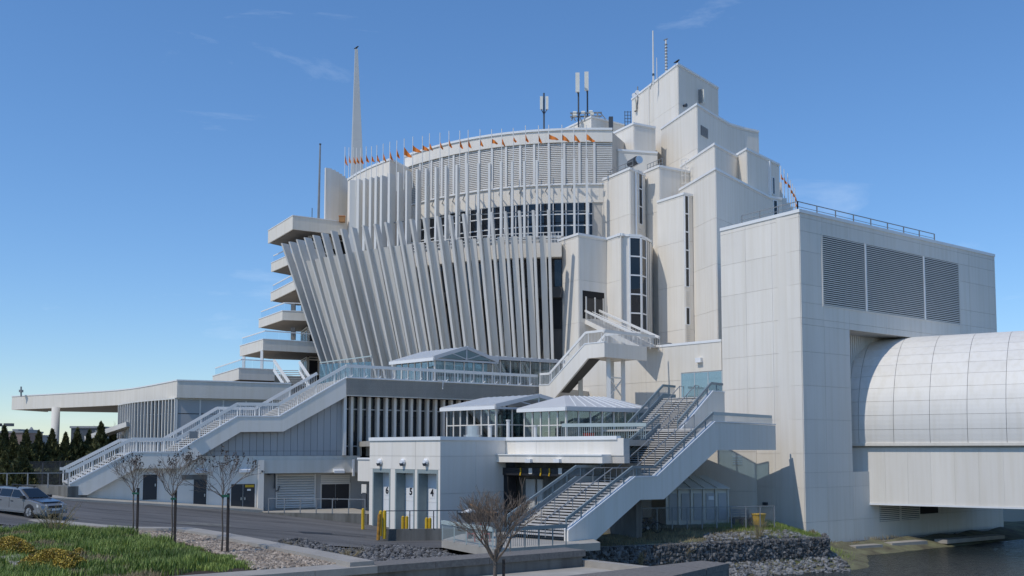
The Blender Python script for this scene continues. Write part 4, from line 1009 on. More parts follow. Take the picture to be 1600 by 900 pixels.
for i, (a, b) in enumerate(op):
    zb = DB+.15
    m = MB(); DL.box(m, a+.001, a+.13, zb, zo-.001, -.93, .025); DL.box(m, b-.13, b-.001, zb, zo-.001, -.93, .025); DL.box(m, a+.13, b-.13, zo-.26, zo-.001, -.93, .024)
    f = part('door_frame', m, GJAMB, dock)
    dr = part('loading_door', (lambda q: DL.box(q, a+.14, b-.14, zb, zo-.27, -.92, -.80))(MB()), WDOOR, dock)
    m = MB()
    for k in range(4): zz = zb+(zo-.27-zb)*k/4; DL.box(m, a+.15, b-.15, zz+.01, zz+.03, -.80, -.785)
    part('door_seam', m, FIN, dr)
    u, z = DL.at(xplate[i], yplate[i], -.8)
    m = MB(); DL.box(m, u-.26, u+.26, z-.34, z+.34, -.799, -.782); part('number_plate', m, WHT, dr)
    cu = bpy.data.curves.new('door_number', 'FONT'); cu.body = nums[i]; cu.size = .66; cu.extrude = .01; cu.offset = .02; cu.align_x = 'CENTER'; cu.align_y = 'CENTER'; cu.materials.append(BLKP)
    tmp = bpy.data.objects.new('number_curve', cu); tme = bpy.data.meshes.new_from_object(tmp); bpy.data.objects.remove(tmp); tme.name = 'door_number'
    to = bpy.data.objects.new('door_number', tme); col.objects.link(to); to.parent = dr
    to.location = DL.pt(u, z, -.77)-LOC[dr.name]; to.rotation_euler = (R(90), 0, DL.rz)
    u, z = DL.at((595, 631, 667)[i], 721.5); m = MB(); c = DL.pt(u, z, .12); m.tube([c-DL.n*.12, c, c+DL.n*.14], [.2, .24, .14], 10); lo = part('dome_lamp', m, WHT, dock)
    m = MB(); m.tube([c+DL.n*.05-Vector((0, 0, .26)), c+DL.n*.1-Vector((0, 0, .08))], [.13, .16], 8); part('lens', m, DST, lo)
# bright wall to the right, above the truck bay
zcan0, zcan1 = DW.at(850, 722.5)[1], DW.at(850, 711.5)[1]
m = MB(); DW.box(m, 0, DW.L+4, zcan0, DZ-.04, -.6, -.06); part('bay_wall', m, CONB, dock)
panels(dock, DW, [0, DW.L*.45, DW.L+4], [zcan1, DZ-.02], CON, off=-.06, th=.06, gap=.015)
part('coping', MB().strip([DRb, tuple(DW.pt(DW.L+3.5, 0)[:2])], .09, .35, DZ-.12, DZ+.12), COP, dock)
cana = DW.U(811, .9)
m = MB(); DW.box(m, -.6, DW.L+3, zcan0, zcan1, -.05, .9); part('bay_canopy', m, CON, dock)
m = MB(); DW.box(m, -.6, DW.L+3, zcan1+.002, zcan1+.08, -.05, .97); part('canopy_flashing', m, COP, dock)
m = MB(); DW.box(m, -.3, DW.L+4, DB, zcan0-.01, -1.8, -1.2); part('bay_back_wall', m, DCON, dock)
zb1_, zb0_ = DW.at(850, 731.5)[1], DW.at(850, 743.5)[1]
m = MB(); DW.box(m, -.45, DW.L+1, zb0_, zb1_, -.6, .3); bum = part('dock_shelter', m, BLKP, dock)
m = MB(); DW.box(m, -.1, .45, DB, zb0_-.01, -.6, .2); part('dock_shelter_side', m, BLKR, dock)
for px in (813.5, 845, 858.5):
    m = MB(); u = DW.U(px, .3); p = [DW.pt(u, zb1_, .32), DW.pt(u+.05, zb1_-.25, .34), DW.pt(u-.03, zb0_, .34)]
    for a, b in zip(p, p[1:]): m.bar(a, b, .11, .03, up=DW.n)
    part('yellow_strap', m, YPO, bum)
for px in (829, 875.5): u, z = DW.at(px, 736, .3); m = MB(); DW.box(m, u-.16, u+.16, z-.2, z+.2, .302, .33); part('notice', m, FIN, bum)
for px in (828, 873): u, z = DW.at(px, 720, .9); m = MB(); DW.box(m, u-.25, u+.25, z-.12, z+.12, .9, 1.15); part('flood_light', m, WHT, dock)
m = MB(); DW.box(m, .9, 1.8, DB, zb0_-.3, -1.2, -1.1); DW.box(m, 2.0, 2.5, DB, zb0_-.3, -1.2, -1.12); part('bay_door', m, FIN, dock)
part('roof_deck', MB().prism([tuple(DL.pt(uS, 0, -.4)[:2]), tuple(DL.pt(DL.L-.4, 0, -.4)[:2]), tuple(DR.pt(DR.L+.2, 0, -.4)[:2]), tuple(DW.pt(DW.L+3, 0, -.3)[:2]), (14, 76), (12, 92), (-16, 92)], DZ-.5, DZ-.10), WALK, dock)
deckrail = W(G(878, 70.5), G(1010, 68.5)); zd = DZ
m = MB(); deckrail.box(m, 0, deckrail.L, zd+.85, zd+1.1, -.05, .05); part('deck_rail', m, RGR, dock)
m = MB(); u = 0
while u < deckrail.L: m.bar(deckrail.pt(u, zd), deckrail.pt(u, zd+.86), .03); u += .15
part('deck_baluster', m, RGR, dock, kind='stuff')
fan = thing('roof_fan', 'squat silver roof fan by the left corner of the glass tent', 'roof fan', tuple(PY(738.5, 684, 71.5)))
c = LOC[fan.name]; part('base', MB().tube([c-Vector((0, 0, .1)), c+Vector((0, 0, .2))], .66, 16), ALU, fan); part('drum', MB().tube([c+Vector((0, 0, .201)), c+Vector((0, 0, .85))], .52, 18), ALU, fan, smooth=False)
for px, lab in ((766, 'thin pale vent pipe in front of the gabled glass tent'), (794, 'taller pale vent pipe between the two glass tents'), (836.5, 'short vent pipe in front of the hipped glass tent')):
    c = PY(px, 684, 71.6); p = thing('vent_pipe', lab, 'vent pipe', tuple(c)); h = .8 if px != 794 else 1.2
    part('pipe', MB().tube([c, c+Vector((0, 0, h))], .13, 10), FINW, p); part('cap', MB().tube([c+Vector((0, 0, h+.01)), c+Vector((0, 0, h+.1))], .17, 10), FINW, p)
pl = PY(920, 682.5, 70.5); pt_ = thing('planter', 'small orange planter on the dock roof behind the railing', 'planter', tuple(pl))
part('bowl', MB().tube([pl-Vector((0, 0, .12)), pl+Vector((0, 0, .26))], [.32, .45], 12), RED, pt_); part('soil', MB().tube([pl+Vector((0, 0, .262)), pl+Vector((0, 0, .29))], .4, 12), SOIL, pt_)

# ================================================================== glass tents
def tent(name, lab, cor, lenL, lenR, z0, eave, kind, peak, nL, nR, roofm=ROOFG, midrail=True, gm=GLC, dR=(.84, .54)):
    dl = math.hypot(*dR); rx, ry = dR[0]/dl, dR[1]/dl; lx, ly = -q2, q2
    A = (cor[0]+lx*lenL, cor[1]+ly*lenL); B = cor; D = (cor[0]+rx*lenR, cor[1]+ry*lenR); E = (A[0]+rx*lenR, A[1]+ry*lenR)
    T = thing(name, lab, 'glass tent', ((A[0]+D[0])/2, (A[1]+D[1])/2, z0))
    wl, wr = W(A, B), W(B, D)
    for w, n in ((wl, nL), (wr, nR)):
        zs = [z0+.05, z0+(eave-z0)*.47, eave-.08] if midrail else [z0+.05, eave-.08]
        panels(T, w, cuts(w.L, w.L/n), zs, gm, off=-.02, th=.015, gap=.06, name='pane')
        for i in range(n+1): m = MB(); u = w.L*i/n; w.box(m, u-.05, u+.05, z0, eave-.1, -.08, .05); part('mullion', m, FIN, T)
        m = MB()
        if midrail: w.box(m, 0, w.L, zs[1]-.04, zs[1]+.04, -.06, .04)
        w.box(m, 0, w.L, z0, z0+.06, -.06, .045); part('transom', m, FIN, T)
    for a, b in ((D, E), (E, A)):
        w = W(b, a); panels(T, w, cuts(w.L, 1.4), [z0, eave], GLC, off=0, th=.02, gap=.08, name='pane')
    o = .35; P = lambda p, dx, dy, z: Vector((p[0]+dx, p[1]+dy, z))
    ex = (lx-rx)*o, (ly-ry)*o
    a = P(A, (lx-rx)*o, (ly-ry)*o, eave); b = P(B, (-lx-rx)*o, (-ly-ry)*o, eave); d = P(D, (rx-lx)*o, (ry-ly)*o, eave); e = P(E, (rx+lx)*o, (ry+ly)*o, eave)
    if kind == 'gable':
        r0 = (a+e)/2; r1 = (b+d)/2; r0.z = r1.z = peak; sl = [[b, a, r0, r1], [r1, r0, e, d]]
    elif kind == 'hip':
        h = lenL/2; r1 = (a+b)/2+Vector((rx, ry, 0))*h; r2 = (e+d)/2-Vector((rx, ry, 0))*h; r1.z = r2.z = peak
        sl = [[b, a, r1], [b, r1, r2, d], [d, r2, e], [a, e, r2, r1]]
    else:
        sl = [[b, a, e, d]]
    up = Vector((0, 0, .07))
    for q in sl:
        m = MB(); m.extr(q, up); part('roof_slope', m, roofm, T)
    # standing seams
    m = MB()
    for q in sl[:2]:
        if len(q) == 4:
            for k in range(1, 9):
                s_ = k/9; m.bar(q[0].lerp(q[3], s_*1)+up if kind == 'x' else q[0].lerp(q[1], s_)+up*1.2, q[3].lerp(q[2], s_)+up*1.2, .05, .05) if kind == 'gable' else m.bar(q[0].lerp(q[3], s_)+up*1.2, q[1].lerp(q[2], s_)+up*1.2, .05, .05)
    if m.v: part('roof_seam', m, COP, T)
    m = MB(); m.bar(a-Vector((0, 0, .12)), b-Vector((0, 0, .12)), .16, .26); part('gutter', m, COP, T)
    if kind != 'gable': m = MB(); m.bar(b-Vector((0, 0, .12)), d-Vector((0, 0, .12)), .16, .26); part('gutter', m, ROOFG, T)
    else:
        m = MB(); m.bar(b, r1, .2, .3); m.bar(r1, d, .2, .3); m.bar(b-Vector((0, 0, .15)), d-Vector((0, 0, .15)), .12, .16)
        q = (b+d)/2; m.bar(q, r1, .1); m.bar(b.lerp(r1, .5), q, .08); m.bar(d.lerp(r1, .5), q, .08); part('gable_truss', m, ROOFG, T)
        m = MB(); m.face([b-Vector((rx*-.2, ry*-.2, .0)), d-Vector((rx*.2, ry*.2, 0)), r1-Vector((0, 0, .12))]); part('gable_glass', m, GLC, T)
    m = MB(); m.prism([(A[0]+.6, A[1]), (B[0]+.4, B[1]+.7), (D[0]-.5, D[1]+.3), (E[0]-.2, E[1]-.6)], z0-.02, z0+.02); part('floor_mat', m, DST, T)
    return T
ta = tent('glass_tent', 'glass tent with a gable roof, on the dock roof beside the fin glazing', G(775, 75), 5.6, 7.2, DZ-.1, PY(775, 634.5, 75).z, 'gable', PY(838, 618.5, 77).z, 7, 5)
tb = tent('glass_tent', 'glass tent with a hipped grey roof, on the dock roof behind the railing', G(885, 71.5), 4.2, 7.6, DZ-.1, PY(885, 636.5, 71.5).z, 'hip', PY(893, 619.5, 74).z, 5, 7)
tc_ = tent('glass_tent', 'gabled glass tent up on the roof terrace below the leaning fins', G(678.5, 85), 5.4, 5.8, zT, PY(678, 559.5, 85).z, 'gable', PY(722, 543.5, 86.5).z, 6, 6, midrail=False)
xr = G(765, 88.3)
td = tent('glass_tent', 'flat-roofed glass tent on the roof terrace, adjoining the gabled one', xr, 3.0, 7.6, zT, PY(770, 557, 88).z, 'flat', 0, 3, 7, midrail=False)
# a few table and chair silhouettes inside the glass tents
def cafe_table(x, y, z, lab):
    t = thing('cafe_table', lab, 'table', (x, y, z)); part('top', MB().tube([(x, y, z+.70), (x, y, z+.74)], .45, 12), WHT, t); part('pedestal', MB().tube([(x, y, z+.02), (x, y, z+.70)], .05, 6), DST, t); part('foot', MB().tube([(x, y, z), (x, y, z+.02)], .28, 10), DST, t)
    for k in range(2):
        c = thing('cafe_chair', lab.replace('round white table', ('left' if not k else 'right')+' pale chair at the round table'), 'chair', (x+.8*(1 if k else -1), y, z), 'chairs inside the glass tents'); cx = x+.8*(1 if k else -1); s = 1 if k else -1
        part('seat', MB().box(cx-.22, cx+.22, y-.22, y+.22, z+.43, z+.47), FINW, c); part('backrest', MB().box(cx+.2*s-.02, cx+.2*s+.02, y-.2, y+.2, z+.5, z+.9), FINW, c)
        for a in (-1, 1):
            for b in (-1, 1): part('leg', MB().bar((cx+.18*a, y+.18*b, z), (cx+.18*a, y+.18*b, z+.43), .035), FINW, c)
p = G(795, 77.5); cafe_table(p[0], p[1], DZ-.08, 'round white table inside the gabled tent on the dock roof')
p = G(860, 74.6); cafe_table(p[0], p[1], DZ-.08, 'round white table inside the hipped tent')
p = G(715, 87.5); cafe_table(p[0], p[1], zT+.02, 'round white table inside the gabled tent on the roof terrace')

# ================================================================== wall under the plaza stair
low_ = thing('lower_wall_block', 'shaded grey wall block under the plaza stair with one small vent', 'building', tuple(SW.pt(SW.L/2, -5.5, -2)))
part('core', MB().prism([tuple(SW.a[:2]), tuple(SW.b[:2]), (SW.b.x-1, SW.b.y+2), (SW.a.x+4, SW.a.y+6)], -6, gb[4][1]+.2), CONB, low_)
panels(low_, SW, [0, SW.L*.3, SW.L*.62, SW.L], [-6, SW.at(1150, 767.5)[1], SW.at(1150, 706)[1], gb[4][1]+.2], CON, off=.05, gap=.02)
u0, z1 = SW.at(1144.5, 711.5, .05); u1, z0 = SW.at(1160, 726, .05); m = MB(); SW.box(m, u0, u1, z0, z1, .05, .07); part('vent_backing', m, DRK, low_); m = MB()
for k in range(4): SW.box(m, u0, u1, z0+(z1-z0)*k/4, z0+(z1-z0)*k/4+.11, .07, .14)
part('vent_louvre', m, COP, low_)
u, z = SW.at(1195, 787, .3); lm = ML.pt(ML.U(1196), ML.at(1196, 787)[1], .1)
m = MB(); m.obox(lm, ML.d*.2, ML.n*.14, Vector((0, 0, .12))); part('wall_lamp', m, DST, mega)
# translucent shelter
SHx = W(G(1040, 70.8), G(1136, 71.8)); ze = SHx.at(1100, 764)[1]; zr_ = SHx.at(1100, 744.5)[1]; zf_ = -5.3
sh = thing('shelter', 'grey translucent shelter with tall window panels under the plaza stair', 'shelter', tuple(SHx.pt(SHx.L/2, zf_)))
bd = -SHx.n*3.0
m = MB(); m.prism([tuple(SHx.pt(0, 0, -.05)[:2]), tuple(SHx.pt(SHx.L-.05, 0, -.05)[:2]), tuple((SHx.pt(SHx.L-.05, 0)+bd)[:2]), tuple((SHx.pt(0, 0)+bd)[:2])], zf_, ze-.02); part('body', m, SHED, sh)
us = cuts(SHx.L, SHx.L/5)
for a, b in zip(us, us[1:]):
    m = MB(); SHx.box(m, a+.22, b-.12, zf_+.35, ze-.3, -.05, .02); part('window_panel', m, PBL, sh)
for u in us: m = MB(); SHx.box(m, u-.05, u+.05, zf_, ze, -.05, .07); part('frame_post', m, SHED, sh)
a, b = SHx.pt(-.2, ze, .25), SHx.pt(SHx.L+.1, ze, .25); c, d = SHx.pt(SHx.L-1.1, zr_, -1.5), SHx.pt(-.2, zr_, -1.5)
m = MB(); m.extr([a, b, c, d], Vector((0, 0, .05))); part('roof_slope', m, SHED, sh)
m = MB(); m.extr([b, b+bd*1.15, c], Vector((0, 0, .05))); part('roof_slope', m, SHED, sh)
m = MB(); m.extr([d, c, b+bd*1.15, a+bd*1.15], Vector((0, 0, .05))); part('roof_slope', m, SHED, sh)
for k in range(1, 5): m = MB(); m.bar(a.lerp(b, k/5)+Vector((0, 0, .08)), d.lerp(c, k/5)+Vector((0, 0, .08)), .08); part('roof_rib', m, SHED, sh)
u = (us[3]+us[4])/2; m = MB(); SHx.box(m, u-.1, u+.3, SHx.at(1107, 781)[1], SHx.at(1107, 777)[1]+.08, .02, .05); part('white_notice', m, WHT, sh)
# chain-link fence in front of it
FN = W(G(978, 66.5), G(1208, 69.5)); zt2, zb2 = FN.at(1100, 792.5)[1], -5.3
fen = thing('chain_fence', 'low chain-link fence on slim posts in front of the translucent shelter', 'fence', tuple(FN.pt(FN.L/2, zb2)))
m = MB(); m.bar(FN.pt(FN.L*.0, zt2), FN.pt(FN.L, zt2), .06); part('top_rail', m, STEEL, fen)
for k in range(11): m = MB(); u = FN.L*k/10; m.bar(FN.pt(u, zb2), FN.pt(u, zt2+.05), .07); part('post', m, STEEL, fen)
m = MB(); s_ = .17; n = int(FN.L/s_)
for k in range(n): m.bar(FN.pt(k*s_, zb2+.1), FN.pt(min(FN.L, k*s_+1.15), zt2), .010); m.bar(FN.pt(min(FN.L, k*s_+1.15), zb2+.1), FN.pt(k*s_, zt2), .010)
part('wire_mesh', m, STEEL, fen, kind='stuff')
# ================================================================== road, pavements, kerbs
def sheet(name, m, rows, zfun, kind='structure', n=24):
    # rows: two polylines (near, far) of plan points, sampled evenly and draped
    mb = MB(); A, B = rows
    def samp(L, t):
        d = [math.dist(p, q) for p, q in zip(L, L[1:])]; s = t*sum(d)
        for i, x in enumerate(d):
            if s <= x or i == len(d)-1: k = s/x; return (L[i][0]+(L[i+1][0]-L[i][0])*k, L[i][1]+(L[i+1][1]-L[i][1])*k)
            s -= x
    for i in range(n+1):
        p, q = samp(A, i/n), samp(B, i/n)
        for j in range(7): x, y = p[0]+(q[0]-p[0])*j/6, p[1]+(q[1]-p[1])*j/6; mb.v.append((x, y, zfun(x, y)))
    for i in range(n):
        for j in range(6): a = i*7+j; mb.f.append((a, a+7, a+8, a+1))
    return solo(name, mb, m, kind=kind, smooth=True)
zr = lambda x, y: zroad(x)
K0 = [(-62, 44.5), (-27, 51), (-18.5, 52.6), (-14.5, 54.3), (-12, 55.3), (-8.5, 56.4), (-6, 56.6)]       # near edge of the road
wallfoot = [tuple(SP.pt(u, 0, 1.4)[:2]) for u in (-34, 0, 6, 11)]
K1 = wallfoot+[(-9.5, 71.4), (-6.2, 68.8)]
yard = [(-6, 57.2), (1, 57.5), (3.5, 58)]; yard2 = [(-6.2, 68.8), (-3.5, 66.5), (2.2, 71), (7.5, 67)]
sheet('road', ASP, (K0, K1), zr, n=50)
sheet('yard', ASP, (yard, yard2), lambda x, y: min(zroad(x), zroad(-6.2))+.003, n=20)
P0 = [tuple(SP.pt(u, 0, 1.4)[:2]) for u in (-34, 0, 6, SP.U(403, -.5))]; P1 = [tuple(SP.pt(u, 0, -.6)[:2]) for u in (-34, 0, 6, SP.U(403, -.5))]
mb = MB()
for i in range(len(P0)-1):
    for k in range(8):
        ka, kb = k/8, (k+1)/8; L = lambda P, t: (P[i][0]+(P[i+1][0]-P[i][0])*t, P[i][1]+(P[i+1][1]-P[i][1])*t)
        a, b, c, d = L(P0, ka), L(P0, kb), L(P1, kb), L(P1, ka); h = .13
        mb.hexa([(*a, zroad(a[0])-.3), (*b, zroad(b[0])-.3), (*c, zroad(c[0])-.3), (*d, zroad(d[0])-.3), (*a, zroad(a[0])+h), (*b, zroad(b[0])+h), (*c, zroad(c[0])+h), (*d, zroad(d[0])+h)])
solo('pavement', mb, WALK, kind='structure')
for nm, a, b, w_, mm in (('road_seam', (-24, 58.5), (-9, 62.5), .14, BLKR), ('road_patch', (-20.5, 60.2), (-17.2, 61.2), 1.7, DCON), ('road_patch', (-13, 61.5), (-11.2, 62.4), 1.1, DOOR), ('road_seam', (-30, 63.0), (-15, 66.5), .10, BLKR)):
    mb = MB(); n_ = 12; dx, dy = b[0]-a[0], b[1]-a[1]; l = math.hypot(dx, dy); qx, qy = -dy/l*w_/2, dx/l*w_/2
    for i in range(n_+1):
        x, y = a[0]+dx*i/n_+(random.uniform(-.1, .1) if 'seam' in nm else 0), a[1]+dy*i/n_+(random.uniform(-.1, .1) if 'seam' in nm else 0); mb.v += [(x-qx, y-qy, zroad(x-qx)+.006), (x+qx, y+qy, zroad(x+qx)+.006)]
    for i in range(n_): mb.f.append((2*i, 2*i+2, 2*i+3, 2*i+1))
    solo(nm, mb, mm, kind='structure')
# raised walkway with its concrete retaining wall and rail
zw_ = -4.55
RW = W(tuple(SP.pt(SP.U(400, .6), 0, 1.35)[:2]), tuple(DL.pt(uS-.3, 0, -.1)[:2]))
m = MB(); RW.box(m, 0, RW.L, -6.2, zw_, -.3, 0); ramp = solo('retaining_wall', m, DCON, 'stained concrete retaining wall under the walkway railing, left of the yellow bollard', 'retaining wall')
m = MB(); m.prism([tuple(RW.pt(.0, 0, -.31)[:2]), tuple(RW.pt(RW.L, 0, -.31)[:2]), tuple(DL.pt(uS-.5, 0, -1.5)[:2]), tuple(SP.pt(SP.L+1, 0, -1.95)[:2]), tuple(SP.pt(SP.U(403), 0, -1.95)[:2])], -6, zw_-.02); solo('walkway', m, WALK, kind='structure')
def railing(name, lab, w, u0, u1, z0, h, n, m_, bars=(1.0,), r=.055, cat='railing', balu=0, band=None):
    T = thing(name, lab, cat, tuple(w.pt((u0+u1)/2, z0)))
    for i in range(n+1): q = MB(); u = u0+(u1-u0)*i/n; q.bar(w.pt(u, z0), w.pt(u, z0+h), r*1.2); part('post', q, m_, T)
    for b in bars:
        q = MB()
        if band and b == 1.0: w.box(q, u0-.05, u1+.05, z0+h-band, z0+h, -.06, .06)
        else: q.bar(w.pt(u0, z0+h*b), w.pt(u1, z0+h*b), r)
        part('rail', q, m_, T)
    if balu:
        q = MB(); u = u0
        while u < u1: q.bar(w.pt(u, z0+.08), w.pt(u, z0+h-.1), .022); u += balu
        part('baluster', q, m_, T, kind='stuff')
    return T
railing('walkway_railing', 'thin grey pipe railing along the raised walkway in front of the large vent', RW, .9, RW.L-.2, zw_, 1.05, 6, STEEL)
YW = W(G(600, 61.5), G(700, 62.0)); zy = YW.at(650, 826.5)[1]
m = MB(); YW.box(m, 0, YW.L+3, -5.9, zy, -.25, 0); solo('yard_wall', m, DCON, 'low stained concrete wall in front of the three white doors', 'low wall', kind='thing')
railing('yard_railing', 'dark pipe railing on the low wall in front of the white doors', YW, .15, YW.L+5, zy, 1.12, 6, DST)
# bollards
def bollard(px, Y, y1, lab, m_=YPO, tilt=(0, 0), h=1.15, grp=None):
    b = PY(px, y1, Y); t = thing('bollard', lab, 'bollard', tuple(b), grp)
    p = b+Vector((tilt[0]*h, tilt[1]*h, h)); part('post', MB().tube([b-Vector((0, 0, .3)), p], .11, 12), m_, t, smooth=False); part('dome', MB().tube([p, p+Vector((0, 0, .05)), p+Vector((0, 0, .09))], [.11, .08, .03], 12), m_, t, smooth=True); return t
bollard(567, 67.5, 821.5, 'yellow bollard standing alone at the end of the retaining wall', h=1.08)
bollard(591, 61, 836, 'rusty leaning yellow bollard at the corner of the low yard wall', RST, (.05, 0), 1.22)
bollard(594.5, 62.5, 830, 'straight yellow bollard just behind the rusty leaning one', h=1.2)
bollard(600.5, 61.2, 834, 'yellow bollard at the railing end, right of the rusty leaning one', h=1.35)
for px, l in ((629.5, 'left one of the two yellow bollards before the middle white door'), (635.5, 'right one of the two yellow bollards before the middle white door'), (666.5, 'left one of the two yellow bollards before the right-hand white door'), (671.5, 'right one of the two yellow bollards before the right-hand white door')):
    bollard(px, 64.2, 834, l, h=.95 if px > 650 else 1.05)
# foreground pad of the plaza stair and its railing
padz = PY(888, 846, 55).z
PD = [tuple(PZ(690, 843.5, padz)[:2]), tuple(PZ(772, 858.5, padz)[:2]), tuple(PZ(938, 847.5, padz)[:2])]
m = MB(); m.prism(PD+[(PD[2][0]-.6, PD[2][1]+6), (2, 63), (-3, 60)], padz-.42, padz-.004); solo('stair_pad', m, WALK, kind='structure')
pw = W(PD[0], PD[1]); railing('pad_railing', 'pale blue-green railing with upright bars along the left edge of the stair pad', pw, .1, pw.L-.12, padz, 1.1, 4, RGR, balu=.13, band=.22)
pw2 = W(PD[1], PD[2]); railing('pad_railing', 'darker blue-green railing across the front of the plaza stair foot', pw2, .12, pw2.U(884), padz, 1.08, 5, RGD, balu=.13, band=.2)
# cart with cardboard, red chair
cz = padz; cp = G(748, 57)
cart = thing('dump_cart', 'black plastic cart heaped with cardboard behind the pale railing', 'cart', (cp[0], cp[1], cz))
x, y = cp
m = MB(); m.hexa([(x-.75, y-.4, cz+.95), (x+.9, y-.4, cz+.95), (x+.9, y+.4, cz+.95), (x-.75, y+.4, cz+.95), (x-1.1, y-.5, cz+1.42), (x+1.2, y-.5, cz+1.42), (x+1.2, y+.5, cz+1.42), (x-1.1, y+.5, cz+1.42)]); part('tub', m, BLKP, cart)
part('rim', MB().strip([(x-1.15, y-.52), (x+1.25, y-.52)], .04, .1, cz+1.40, cz+1.47), BLKP, cart)
for i in (-.5, .6):
    for j in (-.32, .32): part('wheel', MB().tube([(x+i, y+j-.05, cz+.2), (x+i, y+j+.05, cz+.2)], .2, 12), BLKR, cart)
    part('leg', MB().bar((x+i, y, cz+.2), (x+i, y, cz+.96), .1), DST, cart)
cb = thing('cardboard_heap', 'folded brown cardboard sheets heaped in the black cart', 'cardboard', (x+.2, y, cz+1.4))
for i, (dx, dz, ry_) in enumerate(((-.1, .38, .5), (.3, .2, .3), (.55, .12, .1))): part('sheet', MB().obox((x+dx, y+.05*i, cz+1.35+dz), (.5*math.cos(ry_), 0, -.5*math.sin(ry_)), (0, .35, 0), (.02*math.sin(ry_), 0, .03)), CARD, cb)
bg_ = thing('white_bag', 'white plastic bag beside the cardboard in the black cart', 'bag', (x-.5, y, cz+1.4)); part('bag_body', MB().tube([(x-.95, y-.1, cz+1.42), (x-.6, y-.1, cz+1.50), (x-.3, y-.1, cz+1.62), (x-.1, y-.1, cz+1.45)], [.08, .13, .16, .06], 8), WHT, bg_, smooth=True)
for px, lab in ((736.5, 'red plastic chair behind the left half of the pale railing'), (759.5, 'red plastic chair behind the right half of the pale railing')):
    p = G(px, 55); c = thing('plastic_chair', lab, 'chair', (p[0], p[1], cz)); x, y = p
    part('seat', MB().box(x-.22, x+.22, y-.2, y+.22, cz+.40, cz+.44), RED, c); part('backrest', MB().obox((x-.24, y, cz+.68), (.02, 0, .0), (0, .22, 0), (-.06, 0, .26)), RED, c)
    for a in (-1, 1):
        for b in (-1, 1): part('leg', MB().bar((x+.22*a, y+.2*b, cz), (x+.19*a, y+.17*b, cz+.4), .045), RED, c)
# planter kerbs and walls in the foreground
zk = -3.75
KB = [tuple(PZ(*q, zk)[:2]) for q in ((-60, 806), (60, 812), (150, 820.5), (205, 824), (285, 824.6), (345, 834), (420, 849), (520, 868), (566, 877.5))]
m = MB(); m.strip(KB, .45, .45, -5.2, zk); solo('planter_kerb', m, KERB, 'long pale concrete kerb between the pebble bed and the dark stones', 'kerb', kind='thing')
zcap = -3.9
CPB = [tuple(PZ(*q, zcap)[:2]) for q in ((250, 902), (520, 874), (640, 869.5), (884, 855.5))]
CPB = [CPB[0], CPB[3]]
cw_ = W(*CPB)
pw_ = thing('parapet_wall', 'long low concrete wall with a broad grey cap running behind the lone bare tree', 'wall', tuple(cw_.pt(cw_.L/2, -5)))
n = 7
for i in range(n):
    m = MB(); cw_.box(m, cw_.L*i/n+(.008 if i else -7), cw_.L*(i+1)/n-.008, zcap-.24, zcap, -.05, 1.25); part('cap_block', m, CAPS if i > 2 else KERB, pw_)
m = MB(); cw_.box(m, -7, cw_.L-.1, -5.6, zcap-.245, .05, 1.15); part('wall_body', m, DCON, pw_)
zsl = -4.55
m = MB(); m.prism([tuple(PZ(*q, zsl)[:2]) for q in ((600, 960), (700, 893), (880, 872), (1018, 885.5), (1080, 892), (1000, 960))], -5.5, zsl); solo('concrete_slab', m, WALK, kind='structure')
kl = [tuple(PZ(*q, -4.3)[:2]) for q in ((897, 872), (1024, 886.5))]
m = MB(); m.strip(kl, .28, .1, -5.6, -4.3); solo('slab_kerb', m, KERB, 'short pale concrete kerb edging the slab in front of the stone wall', 'kerb', kind='thing')
zn = -3.9
NW = [tuple(PZ(*q, zn)[:2]) for q in ((830, 906), (1097, 875.8), (1139, 880), (1010, 892), (870, 910))]
m = MB(); m.prism([NW[0], NW[1], NW[2], (NW[0][0]+2.6, NW[0][1]-1.6)], zn-2.4, zn-.22); nw = thing('near_wall', 'dark granite-capped wall end in the bottom right foreground', 'wall', (5, 33, -6)); part('wall_body', m, DCON, nw)
e0, e1, e2, e3 = [Vector((*q, 0)) for q in (NW[0], NW[1], NW[2], (NW[0][0]+2.6, NW[0][1]-1.6))]
for i in range(4):
    a, b = i/4+.003, (i+1)/4-.003; pl_ = [e0.lerp(e1, a), e0.lerp(e1, b), e3.lerp(e2, b), e3.lerp(e2, a)]
    part('cap_block', MB().prism([tuple(v[:2]) for v in pl_], zn-.215, zn), CAPS, nw)

